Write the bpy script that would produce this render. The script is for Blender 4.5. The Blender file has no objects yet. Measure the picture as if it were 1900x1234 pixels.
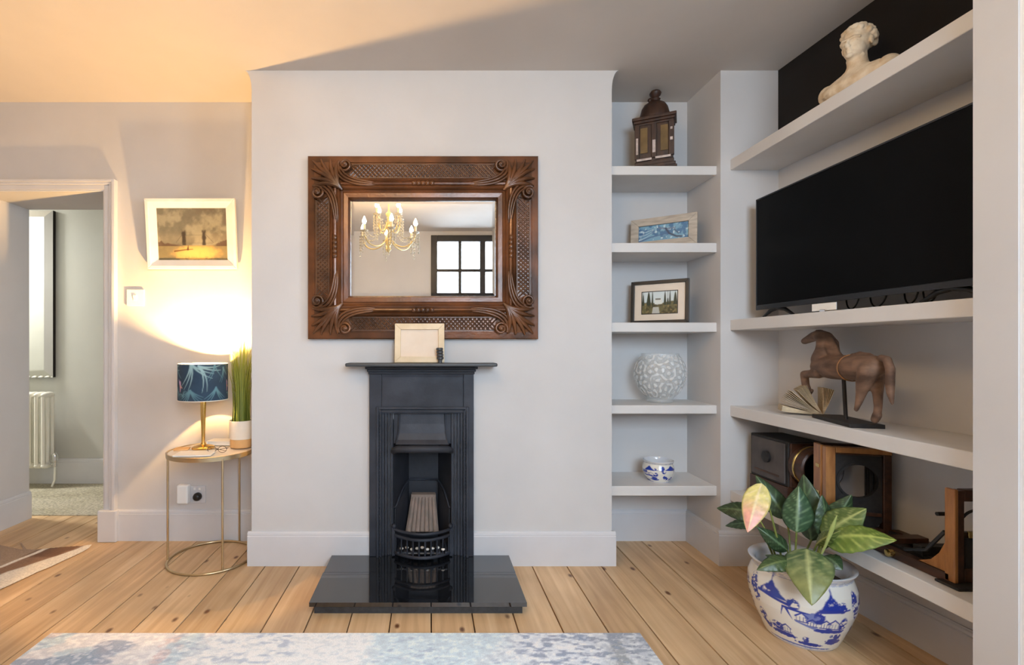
import bpy, bmesh, math, random
import numpy as np
from mathutils import Vector, Matrix

random.seed(7)
PI = math.pi
F = 920.0            # focal length in pixels of the 1900 px frame
CX, CY, CZ = 795.0, 645.0, 1.075   # principal point and eye height
SC = bpy.context.scene
COL = SC.collection

# ------------------------------------------------------------------ camera
cam_d = bpy.data.cameras.new('camera')
cam_d.sensor_fit = 'HORIZONTAL'
cam_d.sensor_width = 36.0
cam_d.lens = 36.0 * F / 1900.0
cam_d.shift_x = (950.0 - CX) / 1900.0
cam_d.shift_y = (CY - 617.0) / 1900.0
cam_d.clip_start = 0.02
cam = bpy.data.objects.new('camera', cam_d)
cam.location = (0, 0, CZ)
cam.rotation_euler = (PI / 2, 0, 0)
COL.objects.link(cam)
SC.camera = cam

# ------------------------------------------------------------------ world, lights, exposure
SC.view_settings.view_transform = 'Standard'
SC.view_settings.look = 'None'
SC.view_settings.gamma = 1.0
SC.view_settings.use_curve_mapping = False
SC.view_settings.exposure = 0.0
SC.cycles.use_denoising = True
SC.cycles.max_bounces = 10
SC.cycles.diffuse_bounces = 6
SC.cycles.caustics_reflective = False
SC.cycles.caustics_refractive = False
SC.cycles.sample_clamp_indirect = 6.0

W = bpy.data.worlds.new('sky'); SC.world = W; W.use_nodes = True
W.node_tree.nodes['Background'].inputs[0].default_value = (0.80, 0.90, 1.0, 1)
W.node_tree.nodes['Background'].inputs[1].default_value = 3.0

def area(name, loc, rot, sx, sy, power, color):
    d = bpy.data.lights.new(name, 'AREA'); d.shape = 'RECTANGLE'; d.size = sx; d.size_y = sy
    d.energy = power; d.color = color
    o = bpy.data.objects.new(name, d); o.location = loc; o.rotation_euler = rot; COL.objects.link(o)
    return o
# daylight outside the two windows (right wall and the wall behind the camera) and the hall's unseen ceiling lamp
area('daylight_right', (2.45, 0.62, 1.85), (0, PI / 2 - 0.45, 0), 2.0, 1.6, 205, (0.67, 0.83, 1.0))
area('daylight_back', (0.64, -1.75, 2.15), (PI / 2 - 0.42, 0, 0), 1.8, 1.6, 285, (0.67, 0.83, 1.0))
area('hall_ceiling_light', (-3.95, 3.50, 2.38), (0, 0, 0), 0.22, 0.22, 58, (1.0, 0.98, 0.90))
LAMP_E, CHAND_E = 12500.0, 225.0

# ------------------------------------------------------------------ helpers
def P(x, y, d):
    return Vector(((x - CX) * d / F, d, CZ - (y - CY) * d / F))

def S(r, g, b):
    f = lambda c: (c / 255.0) / 12.92 if c / 255.0 <= 0.04045 else ((c / 255.0 + 0.055) / 1.055) ** 2.4
    return (f(r), f(g), f(b))

WLOC = {}

def tag(o, label=None, cat=None, group=None, kind=None):
    if label: o['label'] = label
    if cat: o['category'] = cat
    if group: o['group'] = group
    if kind: o['kind'] = kind
    return o

def thing(name, loc, label, cat, group=None):
    o = bpy.data.objects.new(name, None); COL.objects.link(o)
    o.empty_display_size = 0.05
    o.location = loc; WLOC[o.name] = Vector(loc)
    return tag(o, label, cat, group)

class MB:
    """collects shapes in world coordinates (through xf) and links them as one mesh object"""
    def __init__(s, xf=None):
        s.v = []; s.f = []; s.c = []; s.xf = xf
    def add(s, vs, fs, col=None):
        n = len(s.v)
        for p in vs:
            p = Vector(p)
            s.v.append(s.xf @ p if s.xf is not None else p)
        if col is not None:
            s.c.extend(col)
        s.f.extend([tuple(i + n for i in f) for f in fs])
        return s
    def box(s, x0, x1, y0, y1, z0, z1):
        vs = [(x, y, z) for x in (x0, x1) for y in (y0, y1) for z in (z0, z1)]
        return s.add(vs, [(0, 1, 3, 2), (4, 6, 7, 5), (0, 4, 5, 1), (2, 3, 7, 6), (0, 2, 6, 4), (1, 5, 7, 3)])
    def obox(s, c, ax, ay, az):
        c, ax, ay, az = Vector(c), Vector(ax), Vector(ay), Vector(az)
        vs = [c + ax * i + ay * j + az * k for i in (-1, 1) for j in (-1, 1) for k in (-1, 1)]
        return s.add(vs, [(0, 1, 3, 2), (4, 6, 7, 5), (0, 4, 5, 1), (2, 3, 7, 6), (0, 2, 6, 4), (1, 5, 7, 3)])
    def prism(s, pts, ext):
        n = len(pts); ext = Vector(ext); pts = [Vector(p) for p in pts]
        vs = pts + [p + ext for p in pts]
        fs = [tuple(range(n - 1, -1, -1)), tuple(range(n, 2 * n))]
        fs += [(i, (i + 1) % n, n + (i + 1) % n, n + i) for i in range(n)]
        return s.add(vs, fs)
    def tube(s, pts, r, seg=8, flat=1.0, up=None):
        pts = [Vector(p) for p in pts]; n = len(pts)
        rs = r if isinstance(r, (list, tuple)) else [r] * n
        vs = []; prev = None
        for i, p in enumerate(pts):
            t = (pts[min(i + 1, n - 1)] - pts[max(i - 1, 0)]).normalized()
            if prev is None:
                a = Vector(up) if up is not None else (Vector((0, 0, 1)) if abs(t.z) < 0.9 else Vector((1, 0, 0)))
            else:
                a = prev
            a = (a - t * a.dot(t)); a = a.normalized() if a.length > 1e-6 else Vector((1, 0, 0))
            b = t.cross(a); prev = a
            for k in range(seg):
                th = 2 * PI * k / seg
                vs.append(p + a * (math.cos(th) * rs[i] * flat) + b * (math.sin(th) * rs[i]))
        fs = [(i * seg + k, i * seg + (k + 1) % seg, (i + 1) * seg + (k + 1) % seg, (i + 1) * seg + k)
              for i in range(n - 1) for k in range(seg)]
        fs += [tuple(range(seg - 1, -1, -1)), tuple(range((n - 1) * seg, n * seg))]
        return s.add(vs, fs)
    def lathe(s, prof, c=(0, 0, 0), seg=28, ax=None, cap0=True, cap1=True, a0=0.0, sy=1.0):
        """prof: (r, z) pairs; ax: optional matrix turning local z to another axis"""
        c = Vector(c); vs = []
        for r, z in prof:
            for k in range(seg):
                th = 2 * PI * k / seg + a0
                p = Vector((r * math.cos(th), r * math.sin(th) * sy, z))
                vs.append(c + (ax @ p if ax is not None else p))
        n = len(prof)
        fs = [(i * seg + k, i * seg + (k + 1) % seg, (i + 1) * seg + (k + 1) % seg, (i + 1) * seg + k)
              for i in range(n - 1) for k in range(seg)]
        if cap0: fs.append(tuple(range(seg - 1, -1, -1)))
        if cap1: fs.append(tuple(range((n - 1) * seg, n * seg)))
        return s.add(vs, fs)
    def ell(s, c, r, seg=12, rings=8, rot=None):
        if isinstance(r, (int, float)): r = (r, r, r)
        c = Vector(c); vs = [(0, 0, -1)]
        for i in range(1, rings):
            ph = -PI / 2 + PI * i / rings
            for k in range(seg):
                th = 2 * PI * k / seg
                vs.append((math.cos(ph) * math.cos(th), math.cos(ph) * math.sin(th), math.sin(ph)))
        vs.append((0, 0, 1))
        out = []
        for p in vs:
            p = Vector((p[0] * r[0], p[1] * r[1], p[2] * r[2]))
            out.append(c + (rot @ p if rot is not None else p))
        fs = [(0, 1 + (k + 1) % seg, 1 + k) for k in range(seg)]
        for i in range(rings - 2):
            for k in range(seg):
                a = 1 + i * seg
                fs.append((a + k, a + (k + 1) % seg, a + seg + (k + 1) % seg, a + seg + k))
        a = 1 + (rings - 2) * seg; top = len(vs) - 1
        fs += [(a + k, a + (k + 1) % seg, top) for k in range(seg)]
        return s.add(out, fs)
    def grid(s, fn, nu, nv, colfn=None):
        vs = []; n = (nu + 1) * (nv + 1)
        for j in range(nv + 1):
            for i in range(nu + 1):
                vs.append(fn(i / nu, j / nv))
        fs = [(j * (nu + 1) + i, j * (nu + 1) + i + 1, (j + 1) * (nu + 1) + i + 1, (j + 1) * (nu + 1) + i)
              for j in range(nv) for i in range(nu)]
        col = None
        if colfn is not None:
            U, V = np.meshgrid(np.linspace(0, 1, nu + 1), np.linspace(0, 1, nv + 1))
            col = colfn(U, V).reshape(-1, 3).tolist()
        return s.add(vs, fs, col)
    def build(s, name, mat, parent=None, smooth=None, bevel=0.0, loc=None, recalc=True, seg=2):
        me = bpy.data.meshes.new(name)
        if parent is not None:
            org = WLOC[parent.name]
        elif loc is not None:
            org = Vector(loc)
        else:
            xs = [p.x for p in s.v]; ys = [p.y for p in s.v]; zs = [p.z for p in s.v]
            org = Vector(((min(xs) + max(xs)) / 2, (min(ys) + max(ys)) / 2, min(zs)))
        me.from_pydata([tuple(p - org) for p in s.v], [], s.f)
        if s.c:
            at = me.color_attributes.new('Col', 'FLOAT_COLOR', 'POINT')
            arr = np.ones((len(s.v), 4), dtype=np.float32); arr[:, :3] = np.array(s.c, dtype=np.float32)
            at.data.foreach_set('color', arr.ravel())
        if recalc:
            bm = bmesh.new(); bm.from_mesh(me)
            bmesh.ops.recalc_face_normals(bm, faces=bm.faces[:])
            bm.to_mesh(me); bm.free()
        if smooth is not None:
            me.shade_smooth()
            me.set_sharp_from_angle(angle=math.radians(smooth))
        o = bpy.data.objects.new(name, me); COL.objects.link(o)
        if mat is not None: me.materials.append(mat)
        if parent is not None:
            o.parent = parent; WLOC[o.name] = org
        else:
            o.location = org; WLOC[o.name] = org
        if bevel:
            m = o.modifiers.new('bevel', 'BEVEL'); m.width = bevel; m.segments = seg
            m.limit_method = 'ANGLE'; m.angle_limit = math.radians(40)
        return o

def struct(o):
    o['kind'] = 'structure'; return o

def remesh(o, voxel, it=3, fac=0.5):
    m = o.modifiers.new('fuse', 'REMESH'); m.mode = 'VOXEL'; m.voxel_size = voxel; m.use_smooth_shade = True
    m2 = o.modifiers.new('soften', 'SMOOTH'); m2.iterations = it; m2.factor = fac
    return o

def rotz(a): return Matrix.Rotation(a, 4, 'Z')
def at(loc, a=0.0, lean=0.0):
    return Matrix.Translation(Vector(loc)) @ rotz(a) @ Matrix.Rotation(lean, 4, 'X')

# ------------------------------------------------------------------ materials
def mat_base(name):
    m = bpy.data.materials.new(name); m.use_nodes = True
    nt = m.node_tree; b = nt.nodes['Principled BSDF']
    return m, nt, b

def N(nt, t, **kw):
    n = nt.nodes.new(t)
    for k, v in kw.items(): setattr(n, k, v)
    return n

def rgb(c): return (c[0], c[1], c[2], 1)

def pmat(name, c1, c2=None, scale=8.0, rough=0.5, metal=0.0, bump=0.0, stretch=(1, 1, 1), detail=4.0, spec=0.5,
         bscale=None, coat=0.0, lo=0.35, hi=0.65, rnd=0.0, pointy=None):
    m, nt, b = mat_base(name); L = nt.links
    b.inputs['Roughness'].default_value = rough; b.inputs['Metallic'].default_value = metal
    b.inputs['Specular IOR Level'].default_value = spec; b.inputs['Coat Weight'].default_value = coat
    tc = N(nt, 'ShaderNodeTexCoord'); mp = N(nt, 'ShaderNodeMapping'); mp.inputs['Scale'].default_value = stretch
    L.new(tc.outputs['Object'], mp.inputs['Vector'])
    src = None
    nz = N(nt, 'ShaderNodeTexNoise'); nz.inputs['Scale'].default_value = scale; nz.inputs['Detail'].default_value = detail
    L.new(mp.outputs[0], nz.inputs['Vector'])
    rp = N(nt, 'ShaderNodeValToRGB')
    rp.color_ramp.elements[0].position = lo; rp.color_ramp.elements[1].position = hi
    rp.color_ramp.elements[0].color = rgb(c1); rp.color_ramp.elements[1].color = rgb(c2 or c1)
    L.new(nz.outputs['Fac'], rp.inputs[0]); src = rp.outputs[0]
    if rnd:
        oi = N(nt, 'ShaderNodeObjectInfo'); mr = N(nt, 'ShaderNodeMapRange')
        mr.inputs['To Min'].default_value = 1 - rnd; mr.inputs['To Max'].default_value = 1 + rnd
        L.new(oi.outputs['Random'], mr.inputs['Value'])
        hs = N(nt, 'ShaderNodeHueSaturation'); L.new(mr.outputs[0], hs.inputs['Value']); L.new(src, hs.inputs['Color'])
        src = hs.outputs[0]
    if pointy is not None:
        g = N(nt, 'ShaderNodeNewGeometry'); r2 = N(nt, 'ShaderNodeValToRGB')
        r2.color_ramp.elements[0].position = 0.50; r2.color_ramp.elements[1].position = 0.60
        L.new(g.outputs['Pointiness'], r2.inputs[0])
        mx = N(nt, 'ShaderNodeMix', data_type='RGBA'); mx.inputs[7].default_value = rgb(pointy)
        L.new(r2.outputs[0], mx.inputs[0]); L.new(src, mx.inputs[6]); src = mx.outputs[2]
    L.new(src, b.inputs['Base Color'])
    if bump:
        bp = N(nt, 'ShaderNodeBump'); bp.inputs['Strength'].default_value = bump; bp.inputs['Distance'].default_value = 0.004
        if bscale:
            n2 = N(nt, 'ShaderNodeTexNoise'); n2.inputs['Scale'].default_value = bscale; n2.inputs['Detail'].default_value = 5
            L.new(mp.outputs[0], n2.inputs['Vector']); L.new(n2.outputs['Fac'], bp.inputs['Height'])
        else:
            L.new(nz.outputs['Fac'], bp.inputs['Height'])
        L.new(bp.outputs[0], b.inputs['Normal'])
    return m

def vmat(name, rough=0.5, spec=0.5, coat=0.0, bump=0.0, bscale=200.0, noise=0.0, nscale=80.0):
    m, nt, b = mat_base(name); L = nt.links
    a = N(nt, 'ShaderNodeVertexColor'); a.layer_name = 'Col'
    src = a.outputs[0]
    if noise:
        tc = N(nt, 'ShaderNodeTexCoord'); nz = N(nt, 'ShaderNodeTexNoise'); nz.inputs['Scale'].default_value = nscale
        L.new(tc.outputs['Object'], nz.inputs['Vector'])
        mr = N(nt, 'ShaderNodeMapRange'); mr.inputs['From Min'].default_value = 0.3; mr.inputs['From Max'].default_value = 0.7
        mr.inputs['To Min'].default_value = 1 - noise; mr.inputs['To Max'].default_value = 1 + noise
        L.new(nz.outputs['Fac'], mr.inputs['Value'])
        hs = N(nt, 'ShaderNodeHueSaturation'); L.new(src, hs.inputs['Color']); L.new(mr.outputs[0], hs.inputs['Value']); src = hs.outputs[0]
    L.new(src, b.inputs['Base Color'])
    b.inputs['Roughness'].default_value = rough; b.inputs['Specular IOR Level'].default_value = spec
    b.inputs['Coat Weight'].default_value = coat
    if bump:
        tc = N(nt, 'ShaderNodeTexCoord'); nz = N(nt, 'ShaderNodeTexNoise'); nz.inputs['Scale'].default_value = bscale
        L.new(tc.outputs['Object'], nz.inputs['Vector'])
        bp = N(nt, 'ShaderNodeBump'); bp.inputs['Strength'].default_value = bump; bp.inputs['Distance'].default_value = 0.003
        L.new(nz.outputs['Fac'], bp.inputs['Height']); L.new(bp.outputs[0], b.inputs['Normal'])
    return m

def emat(name, color, strength):
    m, nt, b = mat_base(name)
    b.inputs['Base Color'].default_value = rgb(color)
    b.inputs['Emission Color'].default_value = rgb(color); b.inputs['Emission Strength'].default_value = strength
    return m

def glassmat(name, tint=(1, 1, 1), rough=0.02):
    m = bpy.data.materials.new(name); m.use_nodes = True; nt = m.node_tree; L = nt.links
    for n in list(nt.nodes): nt.nodes.remove(n)
    out = N(nt, 'ShaderNodeOutputMaterial'); mx = N(nt, 'ShaderNodeMixShader'); tr = N(nt, 'ShaderNodeBsdfTransparent')
    gl = N(nt, 'ShaderNodeBsdfGlossy'); fr = N(nt, 'ShaderNodeFresnel')
    tr.inputs[0].default_value = rgb(tint); gl.inputs['Roughness'].default_value = rough; fr.inputs[0].default_value = 1.45
    L.new(fr.outputs[0], mx.inputs[0]); L.new(tr.outputs[0], mx.inputs[1]); L.new(gl.outputs[0], mx.inputs[2]); L.new(mx.outputs[0], out.inputs[0])
    return m

M = {}
M['wall'] = pmat('wall_paint', S(202, 200, 199), S(207, 205, 204), 3, 0.85, bump=0.06, bscale=60, spec=0.25)
M['ceil'] = pmat('ceiling_paint', S(206, 199, 192), S(210, 203, 196), 3, 0.9, bump=0.05, bscale=40, spec=0.2)
M['hallwall'] = pmat('hall_paint', S(190, 190, 184), S(196, 196, 190), 3, 0.85, bump=0.04, bscale=60, spec=0.25)
M['trim'] = pmat('trim_paint', S(206, 206, 209), S(211, 211, 214), 6, 0.45, bump=0.03, bscale=40)
M['shelf'] = pmat('shelf_paint', S(213, 210, 207), S(218, 215, 212), 6, 0.5, bump=0.03, bscale=40)
M['black_paint'] = pmat('black_wall_paint', S(26, 23, 23), S(30, 27, 26), 5, 0.75, spec=0.3)
M['sub'] = pmat('underfloor', S(48, 34, 24), S(60, 42, 30), 10, 0.9)
M['iron'] = pmat('cast_iron', S(40, 43, 51), S(56, 59, 68), 9, 0.5, 0.1, bump=0.12, bscale=120, spec=0.35)
M['iron_dark'] = pmat('darker_iron', S(30, 32, 39), S(42, 44, 52), 9, 0.65, 0.0, bump=0.15, bscale=90)  # darker iron for firebox, cheeks, cornice and hood lip
M['slate'] = pmat('mantel_black', S(58, 60, 63), S(66, 68, 71), 12, 0.4)
M['granite'] = pmat('polished_granite', S(14, 15, 18), S(30, 32, 36), 90, 0.05, spec=0.9, coat=0.6)
M['granite_side'] = pmat('granite_edge', S(44, 45, 47), S(58, 59, 61), 60, 0.45)
M['firebrick'] = pmat('fire_brick', S(122, 112, 104), S(146, 128, 118), 26, 0.9, bump=0.5, stretch=(1, 1, 0.4))
M['carved'] = pmat('carved_wood', S(70, 44, 26), S(112, 71, 42), 7, 0.26, 0.12, bump=0.3, bscale=70)
M['carved_flat'] = pmat('carved_wood_flat', S(66, 40, 22), S(118, 71, 39), 5, 0.26, 0.14, bump=0.25, bscale=60, stretch=(1, 1, 1))
M['weave'] = pmat('carved_weave', S(72, 48, 32), S(106, 73, 49), 14, 0.35, 0.1, bump=0.2)
M['mirror'] = pmat('mirror_silver', (0.92, 0.92, 0.91), None, 1, 0.0, 1.0)
M['white'] = pmat('white_plastic', S(236, 234, 230), S(240, 238, 234), 10, 0.35)
M['white_frame'] = pmat('white_wood', S(236, 231, 220), S(242, 238, 229), 10, 0.5, bump=0.05)
M['black_plastic'] = pmat('black_plastic', S(16, 16, 18), S(20, 20, 22), 10, 0.35)
M['screen'] = pmat('screen', S(8, 8, 9), S(9, 9, 10), 1, 0.35, spec=0.08)
M['bezel'] = pmat('bezel', S(56, 58, 62), S(62, 64, 68), 10, 0.35, 0.6)
M['brass'] = pmat('brass', S(214, 178, 104), S(230, 196, 124), 10, 0.22, 1.0)
M['gold'] = pmat('satin_gold', S(196, 176, 140), S(210, 192, 158), 10, 0.3, 1.0)
M['marble'] = pmat('marble', S(238, 232, 222), S(222, 214, 204), 6, 0.25, detail=8, lo=0.4, hi=0.8)
M['paper'] = pmat('paper', S(236, 232, 224), S(242, 239, 232), 20, 0.7)
M['oldpaper'] = pmat('old_paper', S(186, 168, 138), S(214, 198, 168), 60, 0.85, stretch=(1, 1, 8), rnd=0.18)
M['chrome'] = pmat('chrome', (0.8, 0.8, 0.8), None, 1, 0.12, 1.0)
M['rad'] = pmat('radiator_enamel', S(238, 236, 226), S(243, 241, 232), 8, 0.35)
M['pot_plain'] = pmat('two_tone_pot_white', S(232, 224, 212), S(238, 231, 220), 10, 0.5)
M['pot_tan'] = pmat('two_tone_pot_tan', S(206, 164, 112), S(218, 178, 126), 20, 0.7)
M['soil'] = pmat('soil', S(52, 40, 30), S(74, 58, 44), 60, 0.95, bump=0.8)
M['wood_horse'] = pmat('weathered_wood', S(80, 58, 45), S(130, 100, 80), 16, 0.7, bump=0.5, stretch=(1.6, 0.35, 1.6), detail=7)
M['dark_metal'] = pmat('dark_metal', S(46, 42, 40), S(56, 50, 47), 20, 0.5, 0.6)
M['cam_orange'] = pmat('mahogany', S(142, 94, 50), S(172, 120, 68), 10, 0.4, bump=0.1, stretch=(5, 5, 1), coat=0.2)
M['cam_brown'] = pmat('dark_mahogany', S(52, 32, 22), S(76, 47, 31), 10, 0.4, bump=0.1, stretch=(5, 1, 5))  # dark wood; also paints the shaded front of the field camera posts
M['cam_black'] = pmat('black_leather', S(26, 24, 24), S(38, 35, 34), 60, 0.6, bump=0.4)
M['cam_grey'] = pmat('worn_grey_panel', S(66, 62, 62), S(86, 80, 78), 12, 0.6, bump=0.1)
M['clock_wood'] = pmat('clock_wood', S(44, 27, 20), S(70, 44, 30), 12, 0.45, stretch=(4, 4, 1), bump=0.15)
M['pearl'] = pmat('mother_of_pearl', S(176, 160, 152), S(214, 198, 190), 50, 0.3)
M['amber'] = pmat('amber_panel', S(98, 78, 46), S(124, 98, 60), 14, 0.3)
M['marble_bust'] = pmat('aged_marble', S(200, 172, 134), S(232, 216, 190), 22, 0.75, bump=0.3, bscale=70, lo=0.3, hi=0.6)
M['grey_wood'] = pmat('limed_wood', S(164, 152, 138), S(190, 178, 162), 14, 0.6, stretch=(1, 1, 6), bump=0.2)
M['cream_wood'] = pmat('cream_wood', S(216, 194, 158), S(232, 212, 180), 14, 0.55, bump=0.15)
M['black_wood'] = pmat('black_wood', S(34, 31, 30), S(44, 40, 38), 14, 0.4)
M['mount'] = pmat('picture_mount', S(226, 208, 188), S(231, 214, 195), 14, 0.8)
M['dark_window'] = pmat('dark_window_paint', S(44, 42, 42), S(52, 50, 49), 8, 0.45)
M['window_white'] = pmat('window_white_paint', S(238, 238, 238), S(242, 242, 242), 8, 0.4)
M['glass'] = glassmat('window_glass')
def crystal_mat():
    m, nt, b = mat_base('crystal')
    b.inputs['Base Color'].default_value = (0.95, 0.90, 0.76, 1); b.inputs['Roughness'].default_value = 0.08
    b.inputs['Transmission Weight'].default_value = 0.45; b.inputs['IOR'].default_value = 1.5
    return m
M['crystal'] = crystal_mat()
M['candle'] = pmat('candle_sleeve', S(236, 226, 200), S(240, 231, 208), 8, 0.4)
M['cgold'] = pmat('chandelier_glass', S(226, 206, 150), S(240, 224, 176), 20, 0.15, 0.4)
M['bulb_warm'] = emat('candle_bulb', (1.0, 0.68, 0.34), CHAND_E)
M['bulb_lamp'] = emat('lamp_bulb', (1.0, 0.58, 0.21), LAMP_E)
M['shade_in'] = pmat('shade_lining', S(240, 236, 226), S(244, 240, 232), 10, 0.8)
M['paint'] = vmat('painted_picture', 0.55, bump=0.2, bscale=160)
M['print'] = vmat('printed_picture', 0.35)
M['fabric_print'] = vmat('printed_fabric', 0.85, bump=0.3, bscale=600)
M['china'] = vmat('glazed_china', 0.12, coat=0.4)
M['leaf'] = vmat('leaf', 0.38, bump=0.15, bscale=60, noise=0.12, nscale=60)
M['grass'] = vmat('grass_blade', 0.6)
M['rugtop'] = vmat('distressed_rug', 0.95, 0.1, bump=0.5, bscale=350, noise=0.10, nscale=240)
M['hide'] = vmat('cow_hide', 0.8, bump=0.6, bscale=300, noise=0.15, nscale=120)
M['stem'] = pmat('plant_stem', S(104, 116, 52), S(134, 140, 72), 30, 0.5)

def floor_mat():
    m, nt, b = mat_base('pine_boards'); L = nt.links
    tc = N(nt, 'ShaderNodeTexCoord'); oi = N(nt, 'ShaderNodeObjectInfo')
    sc = N(nt, 'ShaderNodeVectorMath', operation='SCALE'); sc.inputs[0].default_value = (17, 31, 5); L.new(oi.outputs['Random'], sc.inputs['Scale'])
    ad = N(nt, 'ShaderNodeVectorMath', operation='ADD'); L.new(tc.outputs['Object'], ad.inputs[0]); L.new(sc.outputs[0], ad.inputs[1])
    mp = N(nt, 'ShaderNodeMapping'); mp.inputs['Scale'].default_value = (26, 1.3, 26); L.new(ad.outputs[0], mp.inputs['Vector'])
    n1 = N(nt, 'ShaderNodeTexNoise'); n1.inputs['Scale'].default_value = 1.0; n1.inputs['Detail'].default_value = 6; n1.inputs['Distortion'].default_value = 0.9
    L.new(mp.outputs[0], n1.inputs['Vector'])
    r1 = N(nt, 'ShaderNodeValToRGB'); e = r1.color_ramp.elements
    e[0].position = 0.28; e[0].color = rgb(S(192, 157, 118)); e[1].position = 0.70; e[1].color = rgb(S(226, 197, 158))
    x = e.new(0.5); x.color = rgb(S(212, 179, 137)); L.new(n1.outputs['Fac'], r1.inputs[0])
    # broad blotches
    n2 = N(nt, 'ShaderNodeTexNoise'); n2.inputs['Scale'].default_value = 2.6; n2.inputs['Detail'].default_value = 3; L.new(ad.outputs[0], n2.inputs['Vector'])
    r2 = N(nt, 'ShaderNodeValToRGB'); r2.color_ramp.elements[0].position = 0.35; r2.color_ramp.elements[1].position = 0.7
    r2.color_ramp.elements[0].color = rgb((0.82, 0.79, 0.76)); r2.color_ramp.elements[1].color = (1.06, 1.04, 1.02, 1); L.new(n2.outputs['Fac'], r2.inputs[0])
    mu = N(nt, 'ShaderNodeMix', data_type='RGBA', blend_type='MULTIPLY'); mu.inputs[0].default_value = 1.0
    L.new(r1.outputs[0], mu.inputs[6]); L.new(r2.outputs[0], mu.inputs[7])
    # knots
    mk = N(nt, 'ShaderNodeMapping'); mk.inputs['Scale'].default_value = (9.0, 5.0, 1); L.new(ad.outputs[0], mk.inputs['Vector'])
    vo = N(nt, 'ShaderNodeTexVoronoi'); vo.inputs['Scale'].default_value = 1.0; L.new(mk.outputs[0], vo.inputs['Vector'])
    rk = N(nt, 'ShaderNodeValToRGB'); rk.color_ramp.elements[0].position = 0.05; rk.color_ramp.elements[1].position = 0.12
    rk.color_ramp.elements[0].color = (1, 1, 1, 1); rk.color_ramp.elements[1].color = (0, 0, 0, 1); L.new(vo.outputs['Distance'], rk.inputs[0])
    mx = N(nt, 'ShaderNodeMix', data_type='RGBA'); mx.inputs[7].default_value = rgb(S(104, 66, 40)); L.new(rk.outputs[0], mx.inputs[0]); L.new(mu.outputs[2], mx.inputs[6])
    hs = N(nt, 'ShaderNodeHueSaturation'); mr = N(nt, 'ShaderNodeMapRange'); mr.inputs['To Min'].default_value = 0.88; mr.inputs['To Max'].default_value = 1.08
    L.new(oi.outputs['Random'], mr.inputs['Value']); L.new(mr.outputs[0], hs.inputs['Value']); L.new(mx.outputs[2], hs.inputs['Color'])
    L.new(hs.outputs[0], b.inputs['Base Color']); b.inputs['Roughness'].default_value = 0.42
    bp = N(nt, 'ShaderNodeBump'); bp.inputs['Strength'].default_value = 0.12; bp.inputs['Distance'].default_value = 0.003
    L.new(n1.outputs['Fac'], bp.inputs['Height']); L.new(bp.outputs[0], b.inputs['Normal'])
    return m
M['floor'] = floor_mat()

def rug_mat(name, cols, sx, sy):
    m, nt, b = mat_base(name); L = nt.links
    tc = N(nt, 'ShaderNodeTexCoord')
    def nz(scale, st, ps, cl, det=6):
        mp = N(nt, 'ShaderNodeMapping'); mp.inputs['Scale'].default_value = st; L.new(tc.outputs['Object'], mp.inputs['Vector'])
        n = N(nt, 'ShaderNodeTexNoise'); n.inputs['Scale'].default_value = scale; n.inputs['Detail'].default_value = det; n.inputs['Roughness'].default_value = 0.65
        L.new(mp.outputs[0], n.inputs['Vector'])
        r = N(nt, 'ShaderNodeValToRGB'); r.color_ramp.elements[0].position = ps[0]; r.color_ramp.elements[1].position = ps[-1]
        r.color_ramp.elements[0].color = rgb(cl[0]); r.color_ramp.elements[1].color = rgb(cl[-1])
        for p, c in zip(ps[1:-1], cl[1:-1]):
            q = r.color_ramp.elements.new(p); q.color = rgb(c)
        L.new(n.outputs['Fac'], r.inputs[0]); return r.outputs[0], n
    a, _ = nz(2.4, (1, 1.3, 1), (0.32, 0.44, 0.54, 0.66), cols, 8)
    f, nn = nz(70, (sx, sy, 1), (0.36, 0.60), (S(150, 156, 168), S(255, 255, 255)))
    mu = N(nt, 'ShaderNodeMix', data_type='RGBA', blend_type='MULTIPLY'); mu.inputs[0].default_value = 0.7
    L.new(a, mu.inputs[6]); L.new(f, mu.inputs[7])
    L.new(mu.outputs[2], b.inputs['Base Color']); b.inputs['Roughness'].default_value = 0.95; b.inputs['Specular IOR Level'].default_value = 0.1
    bp = N(nt, 'ShaderNodeBump'); bp.inputs['Strength'].default_value = 0.4; bp.inputs['Distance'].default_value = 0.004
    L.new(nn.outputs['Fac'], bp.inputs['Height']); L.new(bp.outputs[0], b.inputs['Normal'])
    return m
M['rug'] = rug_mat('distressed_rug', (S(150, 166, 184), S(206, 214, 220), S(236, 234, 230), S(214, 200, 198)), 0.6, 1.6)
M['carpet'] = rug_mat('hall_carpet', (S(160, 152, 134), S(186, 178, 156), S(196, 188, 168), S(204, 196, 178)), 1, 1)

def vase_mat():
    m, nt, b = mat_base('frosted_glass'); L = nt.links
    b.inputs['Base Color'].default_value = (0.90, 0.91, 0.91, 1); b.inputs['Roughness'].default_value = 0.18
    b.inputs['Specular IOR Level'].default_value = 0.9
    tr = N(nt, 'ShaderNodeBsdfTransparent'); tr.inputs[0].default_value = (0.97, 0.98, 0.98, 1)
    mx = N(nt, 'ShaderNodeMixShader'); at_ = N(nt, 'ShaderNodeVertexColor'); at_.layer_name = 'Col'; L.new(at_.outputs[0], mx.inputs[0])
    L.new(tr.outputs[0], mx.inputs[1]); L.new(b.outputs[0], mx.inputs[2]); L.new(mx.outputs[0], nt.nodes['Material Output'].inputs[0])
    return m
M['vase'] = vase_mat()

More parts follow.
